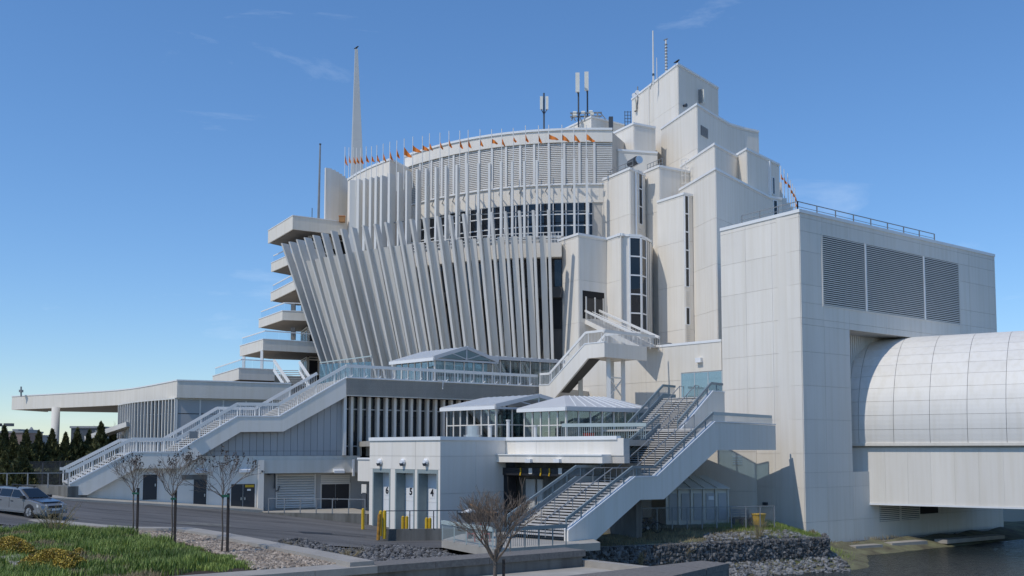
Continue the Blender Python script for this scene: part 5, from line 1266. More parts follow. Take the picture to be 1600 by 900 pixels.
# ---- planting bed: soil, lawn, pebbles
def bedz(x, y): return -3.92 + .05*math.sin(x*.9)*math.cos(y*.7)
BED = [tuple(PZ(*q, -3.9)[:2]) for q in ((-60, 814), (60, 818), (150, 825), (285, 829), (345, 839), (420, 854), (520, 873), (560, 880.5), (275, 899), (120, 960), (-300, 960))]
mb = MB(); mb.prism(BED, -5.4, -3.97); solo('bed_soil', mb, SOIL, kind='structure')
import numpy as np
rng = np.random.default_rng(3)
ico = bmesh.new(); bmesh.ops.create_icosphere(ico, subdivisions=1, radius=1); ICOV = np.array([v.co[:] for v in ico.verts]); ICOF = np.array([[v.index for v in f.verts] for f in ico.faces]); ico.free()
def rocks(name, pts, sizes, m, flat=.7, parent=None, lab=None, cat=None):
    n = len(pts); nv = len(ICOV); V = np.empty((n*nv, 3)); Fc_ = np.empty((n*len(ICOF), 3), int)
    for i, (p, s) in enumerate(zip(pts, sizes)):
        q = ICOV*(1+rng.uniform(-.28, .28, (nv, 1))); q = q*np.array([1, rng.uniform(.65, 1), rng.uniform(flat*.8, flat*1.2)])
        a, b = rng.uniform(0, 6.28), rng.uniform(-.5, .5); ca, sa, cb, sb = math.cos(a), math.sin(a), math.cos(b), math.sin(b)
        q = q @ np.array([[cb, 0, -sb], [0, 1, 0], [sb, 0, cb]]) @ np.array([[ca, sa, 0], [-sa, ca, 0], [0, 0, 1]])
        V[i*nv:(i+1)*nv] = q*s+np.array(p); Fc_[i*len(ICOF):(i+1)*len(ICOF)] = ICOF+i*nv
    off = np.array(LOC[parent.name]) if parent else V.mean(0)
    me = bpy.data.meshes.new(name); me.from_pydata((V-off).tolist(), [], Fc_.tolist()); me.materials.append(m)
    o = bpy.data.objects.new(name, me); col.objects.link(o); o['kind'] = 'stuff'
    if parent: o.parent = parent
    else: o.location = off
    if lab: o['label'] = lab; o['category'] = cat
    return o
def scatter(poly, n, zf, jit=0):
    xs_ = [p[0] for p in poly]; ys_ = [p[1] for p in poly]; out = []
    while len(out) < n:
        x, y = rng.uniform(min(xs_), max(xs_)), rng.uniform(min(ys_), max(ys_))
        if inside(x, y, poly): out.append((x, y, zf(x, y)+rng.uniform(-jit, jit)))
    return out
PEBP = [tuple(PZ(*q, -3.92)[:2]) for q in ((196, 829.5), (285, 829.5), (345, 839.5), (420, 854.5), (520, 873), (555, 880), (430, 888.5), (395, 888), (345, 866), (290, 848), (235, 840))]
pts = scatter(PEBP, 13000, lambda x, y: -3.93, .03); rocks('river_pebbles', pts, rng.uniform(.035, .09, len(pts)), PEB, .75, lab='bed of beige river pebbles around the staked young trees', cat='pebbles')
DK = [tuple(PZ(*q, -3.9)[:2]) for q in ((-40, 814), (60, 818), (150, 825.5), (150, 829), (60, 828.5), (-40, 830))]
pts = scatter(DK, 1500, lambda x, y: -3.92, .04); rocks('dark_gravel', pts, rng.uniform(.07, .16, len(pts)), ROK, .75, lab='dark grey crushed stone strip along the kerb behind the grass', cat='stones')
# grass and yellow shrubs
LAWN = [tuple(PZ(*q, -3.92)[:2]) for q in ((-60, 830), (60, 829), (150, 828), (185, 829), (215, 838), (262, 850), (300, 866), (318, 880), (290, 894), (255, 900), (120, 960), (-300, 960))]
def gnoise(x, y): return math.sin(x*.8+1.3)*math.cos(y*.63)+.6*math.sin(x*1.9-y*1.4)+.4*math.sin(x*3.1+y*2.3)
def blades(name, poly, n, m, h, w, lab, keep, cat='grass'):
    V = []; Fs = []
    tries = 0; k = 0; xs_ = [p[0] for p in poly]; ys_ = [p[1] for p in poly]; x0, x1, y0, y1 = max(min(xs_), -26), max(xs_), max(min(ys_), 24), max(ys_)
    while k < n and tries < n*12:
        tries += 1; cx, cy = rng.uniform(x0, x1), rng.uniform(y0, y1)
        if not inside(cx, cy, poly): continue
        q = keep(cx, cy)
        if rng.uniform() > q: continue
        for _ in range(4):
            x, y = cx+rng.normal(0, .1), cy+rng.normal(0, .1); hh = h*(.5+.6*q)*rng.uniform(.6, 1.15); a = rng.uniform(0, 6.28); l = rng.uniform(.08, .5)*hh; ww = w*rng.uniform(.7, 1.3)
            dx, dy = math.cos(a), math.sin(a); px, py = -dy*ww, dx*ww; i = len(V); z = -3.97
            V += [(x-px, y-py, z), (x+px, y+py, z), (x+px*.7+dx*l*.35, y+py*.7+dy*l*.35, z+hh*.6), (x-px*.7+dx*l*.35, y-py*.7+dy*l*.35, z+hh*.6), (x+dx*l, y+dy*l, z+hh)]
            Fs += [(i, i+1, i+2, i+3), (i+3, i+2, i+4)]; k += 1
    me = bpy.data.meshes.new(name); me.from_pydata(V, [], Fs); me.materials.append(m); o = bpy.data.objects.new(name, me); col.objects.link(o); return props(o, lab, cat, None, 'stuff')
blades('tall_grass', LAWN, 60000, GRS, .42, .016, 'lush green grass clumps filling the foreground planting bed', lambda x, y: max(0, min(1, .43+.62*gnoise(x, y))))
EDGE = [tuple(PZ(*q, -3.95)[:2]) for q in ((235, 842), (292, 852), (350, 868), (405, 888), (300, 897), (255, 902), (318, 880), (300, 866), (262, 850))]
blades('edge_grass', EDGE, 5000, GRS, .24, .014, 'sparse short grass creeping over the bare soil at the lawn edge', lambda x, y: max(0, min(.6, .18+.5*gnoise(x*1.4, y*1.4))))
blades('dry_grass', LAWN, 12000, GRD, .30, .014, 'dry straw-coloured tufts in the gaps of the green grass', lambda x, y: max(0, min(.8, .05-.6*gnoise(x, y))))
pts = scatter(LAWN, 2600, lambda x, y: -3.95); pts = [p for p in pts if gnoise(p[0], p[1]) < -.45 and p[1] > 24]; rocks('bark_mulch', pts, rng.uniform(.03, .07, len(pts)), BRK, .4, lab='brown bark chips showing between the grass clumps', cat='mulch')
def shrub(px, py, r, h, lab, n):
    c = PZ(px, py, -3.95); t = thing('yellow_shrub', lab, 'shrub', tuple(c)); V = MB(); S = MB()
    for k in range(16): a = rng.uniform(0, 6.28); d = Vector((math.cos(a)*r*.7, math.sin(a)*r*.7, h*.8)); S.tube([c, c+d*.6, c+d], [.015, .01, .006], 4, False)
    for k in range(n):
        a, q = rng.uniform(0, 6.28), math.sqrt(rng.uniform(0, 1)); z = h*(1-q*q*.65)*rng.uniform(.55, 1.02); bump = 1+.18*math.sin(a*5+px); p = c+Vector((math.cos(a)*q*r*bump, math.sin(a)*q*r*bump, z)); s = rng.uniform(.02, .045)
        u = Vector(rng.normal(0, 1, 3)).normalized()*s; v = u.cross(Vector(rng.normal(0, 1, 3))).normalized()*s*.7; V.face([p-u, p-v, p+u, p+v])
    part('stems', S, TWG, t); part('foliage', V, YEL, t, kind='stuff')
shrub(80, 893, .95, .75, 'largest bright yellow shrub, at the bottom of the grass bed', 7000)
shrub(14, 872, .85, .8, 'yellow shrub at the left edge of the grass bed', 5500)
shrub(90, 828, .65, .35, 'small yellow-orange shrub by the dark gravel', 2200)
shrub(121, 868, .28, .3, 'tiny yellow sprig right of the largest yellow shrub', 260)
# stone edging bottom left
m = MB(); m.bar(PZ(-10, 862, -3.9), PZ(62, 898, -3.9), .7, .3); solo('edging_stone', m, KERB, 'grey edging stone at the bottom left corner below the yellow shrubs', 'edging stone', kind='thing')

# ---- gabion walls
gab = thing('gabion_wall', 'long wall of dark stones in wire cages between the grass bank and the shore', 'gabion wall', (12, 62, -7))
pts = []; sz = []
for (a, b) in zip(GAB, GAB[1:]):
    w = W(a, b)
    for k in range(int(w.L*190)):
        u = rng.uniform(0, w.L); s = rng.uniform(.09, .19)
        if rng.uniform() < .66: z = rng.uniform(-6.95, ZG-.05); p = w.pt(u, z, rng.uniform(-.1, .06))
        else: p = w.pt(u, ZG-.12+rng.uniform(-.04, .04), rng.uniform(-.5, 0))
        pts.append(tuple(p)); sz.append(s)
w = W(GAB[-1], (GAB[-1][0]+1.2, GAB[-1][1]+5))
for k in range(450): pts.append(tuple(w.pt(rng.uniform(0, 3), rng.uniform(-6.95, ZG), rng.uniform(-.1, .05)))); sz.append(rng.uniform(.09, .18))
rocks('stones', pts, sz, ROK, .85, gab)
m = MB(); m.prism(GAB+[(GAB[-1][0]-.4, GAB[-1][1]+.9), (GAB[1][0]-.5, GAB[1][1]+.95), (GAB[0][0]-.5, GAB[0][1]+.9)], -7.1, ZG-.13); part('fill', m, ROK, gab)
m = MB()
for (a, b) in zip(GAB, GAB[1:]):
    w = W(a, b); u = 0
    while u <= w.L: m.bar(w.pt(u, -7, .12), w.pt(u, ZG+.07, .12), .02); m.bar(w.pt(u, ZG+.08, .12), w.pt(u, ZG+.08, -1), .02); u += 1.0
    for z in (-6.4, ZG+.09): m.bar(w.pt(0, z, .12), w.pt(w.L, z, .12), .022)
part('wire_cage', m, WIR, gab)
g2 = [tuple(PZ(*q, -5.35)[:2]) for q in ((408, 838), (470, 839), (560, 841), (640, 843), (692, 847))]
gb2 = thing('stone_bank', 'bank of dark broken stones between the road edge and the planter kerb', 'stone bank', (-8, 52, -5.6))
poly = [(-17.5, 53.4), (-14.5, 55.0), (-12, 56.2), (-8.5, 57.4), (-3.6, 57.6), (-3.6, 54.5), (-1.6, 51), (-1.5, 46), (-4, 40), (-7, 38), (-12, 44), (-15.5, 48)]
pts = scatter(poly, 8000, lambda x, y: zroad(x)-.04+.14*math.sin(x*1.1+y*.6), .07); rocks('stones', pts, rng.uniform(.06, .17, len(pts)), ROK, .8, gb2)
shp = [tuple(PZ(*q, -7.15)[:2]) for q in ((1100, 874), (1200, 868), (1293, 864), (1336, 883), (1300, 890), (1240, 897), (1120, 903))]
pts = scatter(shp, 2200, lambda x, y: land_z(x, y)+.03, .06); rocks('shore_stones', pts, rng.uniform(.07, .2, len(pts)), ROKL, .7, lab='grey shingle at the water edge below the stone wall', cat='shingle')
mb = MB()
for px, py, px2, py2, w_ in ((1385, 851, 1440, 847, 1.1), (1470, 846, 1560, 838, 1.1), (1330, 856, 1372, 853, .9)):
    mb = MB(); a, b = PZ(px, py, -7.25), PZ(px2, py2, -7.25); mb.bar(a, b, w_, .3); solo('shore_slab', mb, KERB, {1385: 'middle concrete slab at the water edge below the bridge', 1470: 'longest concrete slab at the water edge, furthest under the bridge', 1330: 'short concrete slab at the water edge near the annex corner'}[px], 'slab', kind='thing')
pts = [tuple(MR.pt(rng.uniform(.5, 22), 0, rng.uniform(.2, 2.6))) for k in range(420)]; pts = [(p[0], p[1], -7.36+rng.uniform(-.05, .05)) for p in pts]
rocks('bank_rubble', pts, rng.uniform(.05, .2, len(pts)), ROKL, .6, lab='scattered rubble on the narrow bank under the bridge', cat='rubble')
# ragged bank grass behind the gabion and by the water
def tufts(name, spots, m, n, h, lab):
    V = []; Fs = []
    for _ in range(n):
        cx, cy, z, sp = spots[rng.integers(len(spots))]; x, y = cx+rng.normal(0, sp), cy+rng.normal(0, sp); z = max(z, land_z(x, y))-.04; hh = h*rng.uniform(.4, 1.1); a = rng.uniform(0, 6.28); l = hh*rng.uniform(.1, .6); ww = .014; dx, dy = math.cos(a), math.sin(a); i = len(V)
        V += [(x-dy*ww, y+dx*ww, z), (x+dy*ww, y-dx*ww, z), (x+dx*l, y+dy*l, z+hh)]; Fs.append((i, i+1, i+2))
    me = bpy.data.meshes.new(name); me.from_pydata(V, [], Fs); me.materials.append(m); o = bpy.data.objects.new(name, me); col.objects.link(o); props(o, lab, 'grass', None, 'stuff')
sp = [(p[0], p[1], -9, 1.1) for p in scatter([(15.5, 64), (20.5, 66.2), (22, 72), (20.5, 76), (15, 70)], 60, lambda x, y: 0)]
tufts('bank_grass', sp, GRS, 16000, .26, 'green grass on the bank beside the annex foot')
sp = [(p[0], p[1], -9, 1.3) for p in scatter([(6, 60), (12, 62.8), (18, 65.2), (19, 69), (12, 68), (7, 63)], 50, lambda x, y: 0)]
tufts('bank_dry_grass', sp, GRD, 6000, .30, 'dry brown grass on the bank behind the stone wall')
sp = [tuple(MR.pt(u, 0, rng.uniform(.3, 1.3))[:2])+(-7.4, .5) for u in rng.uniform(.5, 9, 14)]
tufts('shore_grass', sp, GRD, 3500, .28, 'yellowed grass strip at the foot of the annex by the water')
def dead_weed(px, Y, h, r, lab, n=26, z0=None):
    p = G(px, Y); z = land_z(p[0], p[1]) if z0 is None else z0; c = Vector((p[0], p[1], z)); t = thing('dry_weed', lab, 'dry weed', tuple(c)); m = MB()
    for k in range(n):
        a = rng.uniform(0, 6.28); d = Vector((math.cos(a)*r*rng.uniform(.1, 1), math.sin(a)*r*rng.uniform(.1, 1), h*rng.uniform(.5, 1)))
        m.tube([c+d*.0+Vector((d.x*.15, d.y*.15, 0)), c+d*.5, c+d], [.014, .01, .005], 4, False)
        for j in range(4): q = c+d*rng.uniform(.45, 1); m.tube([q, q+Vector(rng.normal(0, .14, 3))+Vector((0, 0, .14))], [.007, .004], 3, False)
    part('stalks', m, GRD, t)
dead_weed(1072, 62.2, 1.3, .9, 'spreading pale dry weed behind the middle of the stone wall', 40)
dead_weed(1183, 65.3, 1.5, .7, 'tall pale dry weed near the right end of the stone wall', 30)
dead_weed(1000, 60, 1.2, .4, 'slender dry weed behind the left part of the stone wall', 14)
dead_weed(90, 46.5, 1.6, 1.3, 'bare straggly bush in front of the parked car', 44, -3.95)
dead_weed(445, 48.5, 1.1, .9, 'dry weed at the left end of the dark stone bank', 30, -5.4)
dead_weed(545, 50, .5, 1.2, 'low dry tuft in the dark stone bank', 26, -5.4)
# ================================================================== young bare trees on stakes
def grow(mb, p, d, L, r, lv, spread, tips, nmin=2):
    q = p; n = 3 if lv > 1 else 2; pts = [p]; rs = [r]
    for i in range(n):
        d = (d+Vector(rng.normal(0, .10, 3))+Vector((0, 0, .06))).normalized(); q = q+d*(L/n); pts.append(q); rs.append(r*(1-.35*(i+1)/n))
    mb.tube(pts, [max(.0055, q_) for q_ in rs], 5 if lv > 2 else 3, False)
    if lv == 0: tips.append(q); return
    k = nmin + (rng.uniform() < .5)
    for j in range(k):
        a = rng.uniform(0, 6.28)+j*6.28/k; x = d.orthogonal().normalized(); y = d.cross(x); s = spread*rng.uniform(.6, 1.15)
        nd_ = (d*math.cos(s)+(x*math.cos(a)+y*math.sin(a))*math.sin(s)).normalized(); grow(mb, q if j < 2 else pts[-2], nd_, L*rng.uniform(.7, .95), rs[-1]*.86, lv-1, spread, tips, nmin)
def stake_tree(px, py, Y, z0, ht, clear, r0, lab, stake_dx, stake_h, seeds, spread=.48, lv=5, stake_m=STK, tie_h=None, lean=0, nb=6, L0=None):
    b = PY(px, py, Y); b.z = z0; t = thing('young_tree', lab, 'tree', tuple(b))
    top_ = b+Vector((lean*clear, 0, clear)); m = MB(); m.tube([b, b.lerp(top_, .35)+Vector((.02, 0, 0)), b.lerp(top_, .7)-Vector((.015, 0, 0)), top_], [r0, r0*.9, r0*.85, r0*.9], 7); part('trunk', m, BRK, t, smooth=True)
    m = MB(); tips = []; L = L0 or (ht-clear)*.34
    for k in range(nb):
        a = k*6.283/nb+rng.uniform(-.3, .3); tilt = rng.uniform(.35, 1.0) if k else .1
        grow(m, top_-Vector((0, 0, rng.uniform(0, .12))), Vector((math.cos(a)*math.sin(tilt), math.sin(a)*math.sin(tilt), math.cos(tilt))), L*rng.uniform(.85, 1.1), r0*.6, lv-2, spread, tips)
    part('crown', m, TWG, t)
    if seeds:
        m = MB()
        hi = sorted(tips, key=lambda q: -q.z)[:int(len(tips)*.5)]
        for q in hi:
            if rng.uniform() < seeds:
                for j in range(7):
                    c = q+Vector(rng.normal(0, .035, 3))+Vector((0, 0, .03*j-.05)); u = Vector(rng.normal(0, 1, 3)).normalized()*.035; v = u.cross(Vector(rng.normal(0, 1, 3))).normalized()*.03; m.face([c-u, c-v, c+u, c+v]); m.face([c-u+Vector((0, 0, .02)), c+v*.8, c+u, c-v*.5+Vector((0, 0, .03))])
        part('seed_heads', m, SEED, t, kind='stuff')
    s = thing('tree_stake', lab.replace('young bare tree', 'wooden stake tied to the bare tree').replace('bare leafless tree', 'dark wooden stake tied to the leafless tree'), 'stake', (b.x+stake_dx, b.y, z0)); x = b.x+stake_dx
    part('post', MB().box(x-.045, x+.045, b.y-.045, b.y+.045, z0-.2, z0+stake_h), stake_m, s)
    th_ = tie_h or stake_h-.15; part('tie', MB().bar((b.x+lean*th_-.05, b.y-.06, z0+th_), (x+.05, b.y-.06, z0+th_), .05, .09), TIE, s)
stake_tree(207.5, 832, 46.8, -3.95, 3.25, 2.05, .038, 'leftmost young bare tree, at the edge of the grass', .20, 2.2, .25, tie_h=1.95, lv=6, nb=6, L0=.52)
stake_tree(268, 847, 42.6, -3.95, 3.3, 2.05, .036, 'middle young bare tree, where the grass meets the pebbles', .13, 2.25, .2, tie_h=1.9, lv=6, nb=6, L0=.50)
stake_tree(346.5, 868, 38.6, -3.95, 3.55, 2.2, .036, 'young bare tree standing alone among the pebbles', .21, 2.3, .25, tie_h=2.2, lv=6, nb=6, L0=.52)
stake_tree(773, 905, 30.5, -4.6, 2.9, 1.32, .07, 'bare leafless tree in front of the stair pad', .27, 1.3, 0, spread=.40, lv=7, tie_h=.72, lean=.02, nb=9, L0=.57)

# ================================================================== conifers, hedge and far side at the left
def cedar_mesh(n, seed):
    g_ = np.random.default_rng(seed); m = MB()
    for k in range(n):
        h = g_.uniform(0, 1)**1.25; a = g_.uniform(0, 6.28); rad = (.98-h)*.40*(.85+.25*math.sin(a*5+h*17))*(.55+.45*math.sqrt(g_.uniform(0, 1)))*(1 if h > .08 else .8)
        p = Vector((rad*math.cos(a), rad*math.sin(a), .04+h*.96)); s = .022*g_.uniform(.7, 1.6); u = Vector((math.cos(a)*.5, math.sin(a)*.5, 1)+g_.normal(0, .35, 3)).normalized()*s*1.7; v = u.cross(Vector(g_.normal(0, 1, 3))).normalized()*s*.8
        m.face([p-u, p-v, p+u, p+v])
    return m
ced = thing('cedar_tree', 'proto', 'tree', (0, 0, 0), 'cedars in the row behind the parking area')
part('crown', cedar_mesh(3200, 1), CED, ced); part('trunk', MB().tube([(0, 0, 0), (0, 0, .5), (0, 0, .95)], [.035, .02, .004], 6), BRK, ced)
rowc = [(-6, 676, 100), (6, 668, 101), (20, 677, 101), (40, 674, 102), (60, 675, 103), (81, 673, 104), (102, 678, 105), (120, 671, 106), (139, 674, 107), (157, 662, 104), (176, 672, 108), (22, 690, 84), (-2, 684, 82), (34, 700, 80), (8, 708, 76)]
wordc = ['first', 'second', 'third', 'fourth', 'fifth', 'sixth', 'seventh', 'eighth', 'ninth', 'tenth', 'eleventh']
for i, (px, yt, Y) in enumerate(rowc):
    p = G(px, Y); zt0 = PY(px, yt, Y).z; z0 = -4.2; s = zt0-z0
    lab = (f'dark green cone-shaped cedar, {wordc[i]} from the left in the back row' if i < 11 else ['dense cedar in front of the back row above the parked car', 'dense cedar at the left picture edge', 'shorter cedar beside the fence corner post', 'lowest dark cedar behind the parked car'][i-11])
    if i == 9: lab = 'tallest cedar, beside the entrance ramp of the pavilion'
    c = ced if i == 0 else dup(ced, (p[0], p[1], z0)); c.location = (p[0], p[1], z0); c['label'] = lab
    c.scale = (s*(1.15 if i > 10 else .95), s*(1.15 if i > 10 else .95), s); c.rotation_euler = (0, 0, i*1.3)
# dark mesh fence by the stair foot
FM = W(G(38, 80), G(185, 100)); mf = thing('mesh_fence', 'dark tall wire mesh fence behind the white stair foot', 'fence', tuple(FM.pt(FM.L/2, -4.2)))
zt_f = FM.at(42, 722)[1]
for k in range(7): m = MB(); u = FM.L*k/6; m.bar(FM.pt(u, -4.4), FM.pt(u, zt_f), .09); part('post', m, DST if k else STEEL, mf)
m = MB(); u = 0
while u < FM.L: m.bar(FM.pt(u, -4.3), FM.pt(u, zt_f), .022); u += .16
for z in (zt_f, zt_f-1.0, -3.4): m.bar(FM.pt(0, z), FM.pt(FM.L, z), .05)
part('wire_mesh', m, DST, mf, kind='stuff')
hd = MB()
hw = W(G(-60, 92), G(178, 104)); HN = []
for k in range(5200):
    p = hw.pt(rng.uniform(0, hw.L), -4.3+2.5*rng.uniform(0, 1)**.8, rng.uniform(-.6, .6)); u = Vector(rng.normal(0, 1, 3)).normalized()*.2; v = u.cross(Vector(rng.normal(0, 1, 3))).normalized()*.12; hd.face([p-u, p-v, p+u, p+v])
h_ = thing('hedge', 'low dark hedge behind the mesh fence, under the cedars', 'hedge', tuple(hw.pt(hw.L/2, -4.3))); part('foliage', hd, CED, h_, kind='stuff')
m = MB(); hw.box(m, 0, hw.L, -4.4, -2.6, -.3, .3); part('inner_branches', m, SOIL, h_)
# pipe railing and low block beside the stair foot
lw_ = W(G(-20, 66.5), G(108, 68.2)); railing('street_railing', 'thin pipe railing behind the parked car', lw_, 0, lw_.L, PY(108, 762, 68).z, 1.0, 4, STEEL)
m = MB(); bp = W(G(62, 70.5), G(107.5, 68.6)); bp.box(m, 0, bp.L, -4.2, bp.at(100, 760)[1], -1.5, 0); solo('stair_plinth', m, DCON, 'stained concrete plinth at the foot of the white stair', 'plinth', kind='thing')
m = MB(); p = G(61, 73); m.box(p[0]-1.0, p[0]+1.0, p[1]-.4, p[1]+.4, -3.6, -2.5); solo('stone_block', m, DCON, 'grey stone block behind the pipe railing near the stair foot', 'stone block', kind='thing')
# bare bush far back between cedars and pavilion
bt = thing('bare_tree', 'bare spreading tree seen under the canopy beside the pavilion glass', 'tree', (*G(188, 118), -4)); m = MB(); tp = []; o = Vector((*G(188, 118), -4)); m.tube([o, o+Vector((0, 0, 3))], [.16, .11], 6)
for k in range(6): grow(m, o+Vector((0, 0, 2.6)), Vector((rng.normal(-.2, .6), rng.normal(0, .5), 1)).normalized(), 1.9, .07, 3, .5, tp)
part('trunk', m, BRK, bt)
# distant buildings and lamps
def farb(px0, px1, yt, Y, m_, lab, win=None):
    a, b = G(px0, Y), G(px1, Y); z = PY((px0+px1)/2, yt, Y).z; t = thing('distant_building', lab, 'building', ((a[0]+b[0])/2, Y, -5)); part('wall', MB().box(a[0], b[0], Y, Y+10, -6, z), m_, t)
    part('parapet', MB().box(a[0]-.2, b[0]+.2, Y-.2, Y+10, z+.002, z+.4), FARG, t)
    if win:
        n = max(2, int((b[0]-a[0])/4)); w = W(a, b)
        for k in range(n): m = MB(); w.box(m, w.L*(k+.2)/n, w.L*(k+.75)/n, z-3.6, z-1.6, 0, .06); part('window', m, GLD, t)
farb(-30, 34, 676, 230, FARB, 'long low distant building at the far left edge behind the cedars', 1); farb(35, 60, 682, 250, FARG, 'pale distant building between the first cedars', 1)
farb(110, 150, 669, 190, DST, 'dark blue-grey flat distant building beside the canopy column', 1); farb(150, 166, 676, 180, FARG, 'small pale distant building near the tallest cedar', 1)
farb(20, 27, 673, 240, FARB, 'small red brick distant block above the long low one')
a = PY(48, 700, 260); sp_ = thing('distant_statue', 'small pale distant dome with a spire beyond the cedars', 'dome', tuple(a)); part('dome', MB().tube([a-Vector((0, 0, 4)), a+Vector((0, 0, 2)), a+Vector((0, 0, 4)), a+Vector((0, 0, 5.5))], [1.8, 1.7, 1.1, .12], 12), FARG, sp_, smooth=True)
for px, py, Y in ((4.5, 665, 150),):
    b = PY(px, py, Y); t = thing('parking_lamp', 'tall parking lamp with twin black heads at the far left edge', 'lamp post', (b.x, b.y, -5)); part('pole', MB().bar((b.x, b.y, -5), b, .25), STEEL, t)
    for s in (-1, 1): part('lamp_head', MB().box(b.x+s*.9-.6, b.x+s*.9+.6, b.y-.4, b.y+.4, b.z-.1, b.z+.35), DST, t); part('arm', MB().bar(b, b+Vector((s*.5, 0, .1)), .12), DST, t)

# ================================================================== spire, flagpole, flags, antennas
sb = PY(560, 262, 124); stp = PY(557, 77, 124)
spi = thing('roof_spire', 'tall tapering grey metal spire rising behind the curved roof', 'spire', (sb.x, sb.y, 30))
wt, wb = .16, 1.02
c0 = Vector((sb.x, sb.y, sb.z-6)); c1 = Vector((stp.x, stp.y, stp.z)); n = 9
for i in range(n):
    ka, kb = i/n, (i+1)/n-.0004; a, b = c0.lerp(c1, ka), c0.lerp(c1, kb); r0, r1 = wb+(wt-wb)*ka+.04, wb+(wt-wb)*kb+.04
    d = lambda c, r: [c+Vector((-r*1.0, -r*.35, 0)), c+Vector((-r*.72, -r*.9, 0)), c+Vector((r*.95, -r*.45, 0)), c+Vector((r*.8, r*.8, 0)), c+Vector((-r*.6, r, 0))]
    p, q = d(a, r0), d(b, r1); m = MB(); k = 5; m.v += [tuple(v) for v in p+q]; m.f += [tuple(range(4, -1, -1)), tuple(range(5, 10))]+[(j, (j+1) % 5, 5+(j+1) % 5, 5+j) for j in range(5)]; part('spire_panel', m, SPIRE, spi)
fpz = PY(497.5, 341, 121.5); fpt = PY(501, 226, 121.5)
fp = thing('flagpole', 'bare grey flagpole standing on the top balcony roof', 'flagpole', tuple(fpz)); part('pole', MB().tube([fpz-Vector((0, 0, .5)), (fpz.x+.1, fpz.y, fpt.z)], [.17, .10], 8), STEEL, fp); part('truck', MB().tube([(fpz.x+.1, fpz.y, fpt.z), (fpz.x+.1, fpz.y, fpt.z+.12)], .14, 8), DST, fp)
ap = PY(487.5, 340, 121); t = thing('rod_antenna', 'short dark rod on the top balcony roof left of the flagpole', 'rod', tuple(ap)); part('rod', MB().tube([ap-Vector((0, 0, .5)), ap+Vector((0, 0, 1.2))], .05, 6), DST, t)
ob = PY(534.5, 344, 122.3); t = thing('roof_crate', 'orange wooden crate on the top balcony roof against the fins', 'crate', tuple(ob)); part('box', MB().box(ob.x-.35, ob.x+.35, ob.y-.3, ob.y+.3, ob.z-.25, ob.z+.45), CARD, t); part('lid', MB().box(ob.x-.4, ob.x+.4, ob.y-.34, ob.y+.34, ob.z+.452, ob.z+.5), ORG, t)
# pennants on the fin tops
FL = [(539, 241, 261), (545.2, 242, 258), (552, 243, 258), (557, 244, 256), (563.7, 244, 257), (572.2, 242, 255), (580.5, 242, 254), (588.8, 240, 255), (598.6, 238, 254), (609, 235, 252), (620, 233, 249), (631.5, 230, 248), (645, 227, 239), (660, 226, 236), (671, 222, 236), (687.5, 221, 234), (701.5, 218, 232), (718.5, 218, 234), (731.5, 217, 233), (750, 216, 230), (768.3, 216, 225), (784, 215, 229), (802, 214, 222), (821, 210, 223), (841.5, 210, 225), (857.5, 209, 219), (878, 209, 222), (896.8, 209, 223), (916, 209, 222)]
shape = {631.5: .9, 645: 1.0, 660: .8, 768.3: .6, 857.5: 1.1, 878: .8, 896.8: .6, 916: .95}
zc_n = {}; wordc_ = ['first', 'second', 'third', 'fourth', 'fifth', 'sixth', 'seventh', 'eighth']
def pennant(px, yt, yb, Y, zb, lab, open_, seed):
    tp_ = PY(px, yt, Y); b = Vector((tp_.x, tp_.y, zb)); t = thing('roof_flag', lab, 'flag', tuple(b), 'orange pennants along the roof edge')
    part('pole', MB().tube([b, (b.x, b.y, tp_.z+1.0)], .045, 6), RWH, t)
    h = tp_.z-PY(px, yb, Y).z; g_ = np.random.default_rng(seed); m = MB(); n = 6; L = 1.1*open_+.28; rows = []
    for i in range(n+1):
        s = i/n; x = L*s*.72; hh = h*(1-s)*.55+.05; zt = tp_.z-h*.85*s*(1.0 if open_ > .4 else 1); y = .10*math.sin(s*7+seed); rows.append((Vector((b.x+x, b.y+y, zt)), Vector((b.x+x, b.y+y, zt-hh-(.12 if i < n else 0)))))
    for (a, c), (d, e) in zip(rows, rows[1:]): m.extr([a, d, e, c], Vector((0, .03, 0)))
    part('pennant', m, ORG, t)
for i, (px, yt, yb) in enumerate(FL):
    yp = tab([(x, y) for x, y in FB], max(513, min(916.6, px))); p = PZ(px, yp, zcl if px < 548 else zfb); o = shape.get(px, .22)
    look = 'spread wide' if o > .85 else 'half open' if o > .5 else 'hanging limp'
    zone = 'left of the spire' if px <= 555 else 'between spire and curved roof' if px < 575 else 'above the lower curved roof' if px < 640 else 'over the left of the louvred band' if px < 700 else 'over the middle of the louvred band' if px < 800 else 'over the right of the louvred band'
    zc_n[zone] = zc_n.get(zone, 0)+1
    pennant(px, yt, yb, p.y, (zcl if px < 548 else zfb)-2, f'orange pennant {look}, {wordc_[zc_n[zone]-1]} from the left {zone}', o, i)
for i, (px, yt, yb, Y) in enumerate([(1220, 272, 281, 116), (1225.2, 277, 288, 116.5), (1231, 284, 294, 117), (1235, 294, 303, 117.5), (1238.5, 300, 308, 118), (1242, 306, 316, 118.5), (1243, 317, 324, 119)]): pennant(px, yt, yb, Y, 18, f'orange pennant right of the stepped tower, {wordc_[i]} from the top', .15, 60+i)
for px, yt, Y in ((1226.5, 304.5, 114), (1232.5, 311, 114.5), (1238, 318, 115), (1242, 324, 115.5)): p = G(px, Y); m = MB(); m.box(p[0]-.22, p[0]+.22, p[1]-.4, p[1]+.4, 14, PY(px, yt, Y).z); part('upright_fin', m, FINW, casino)
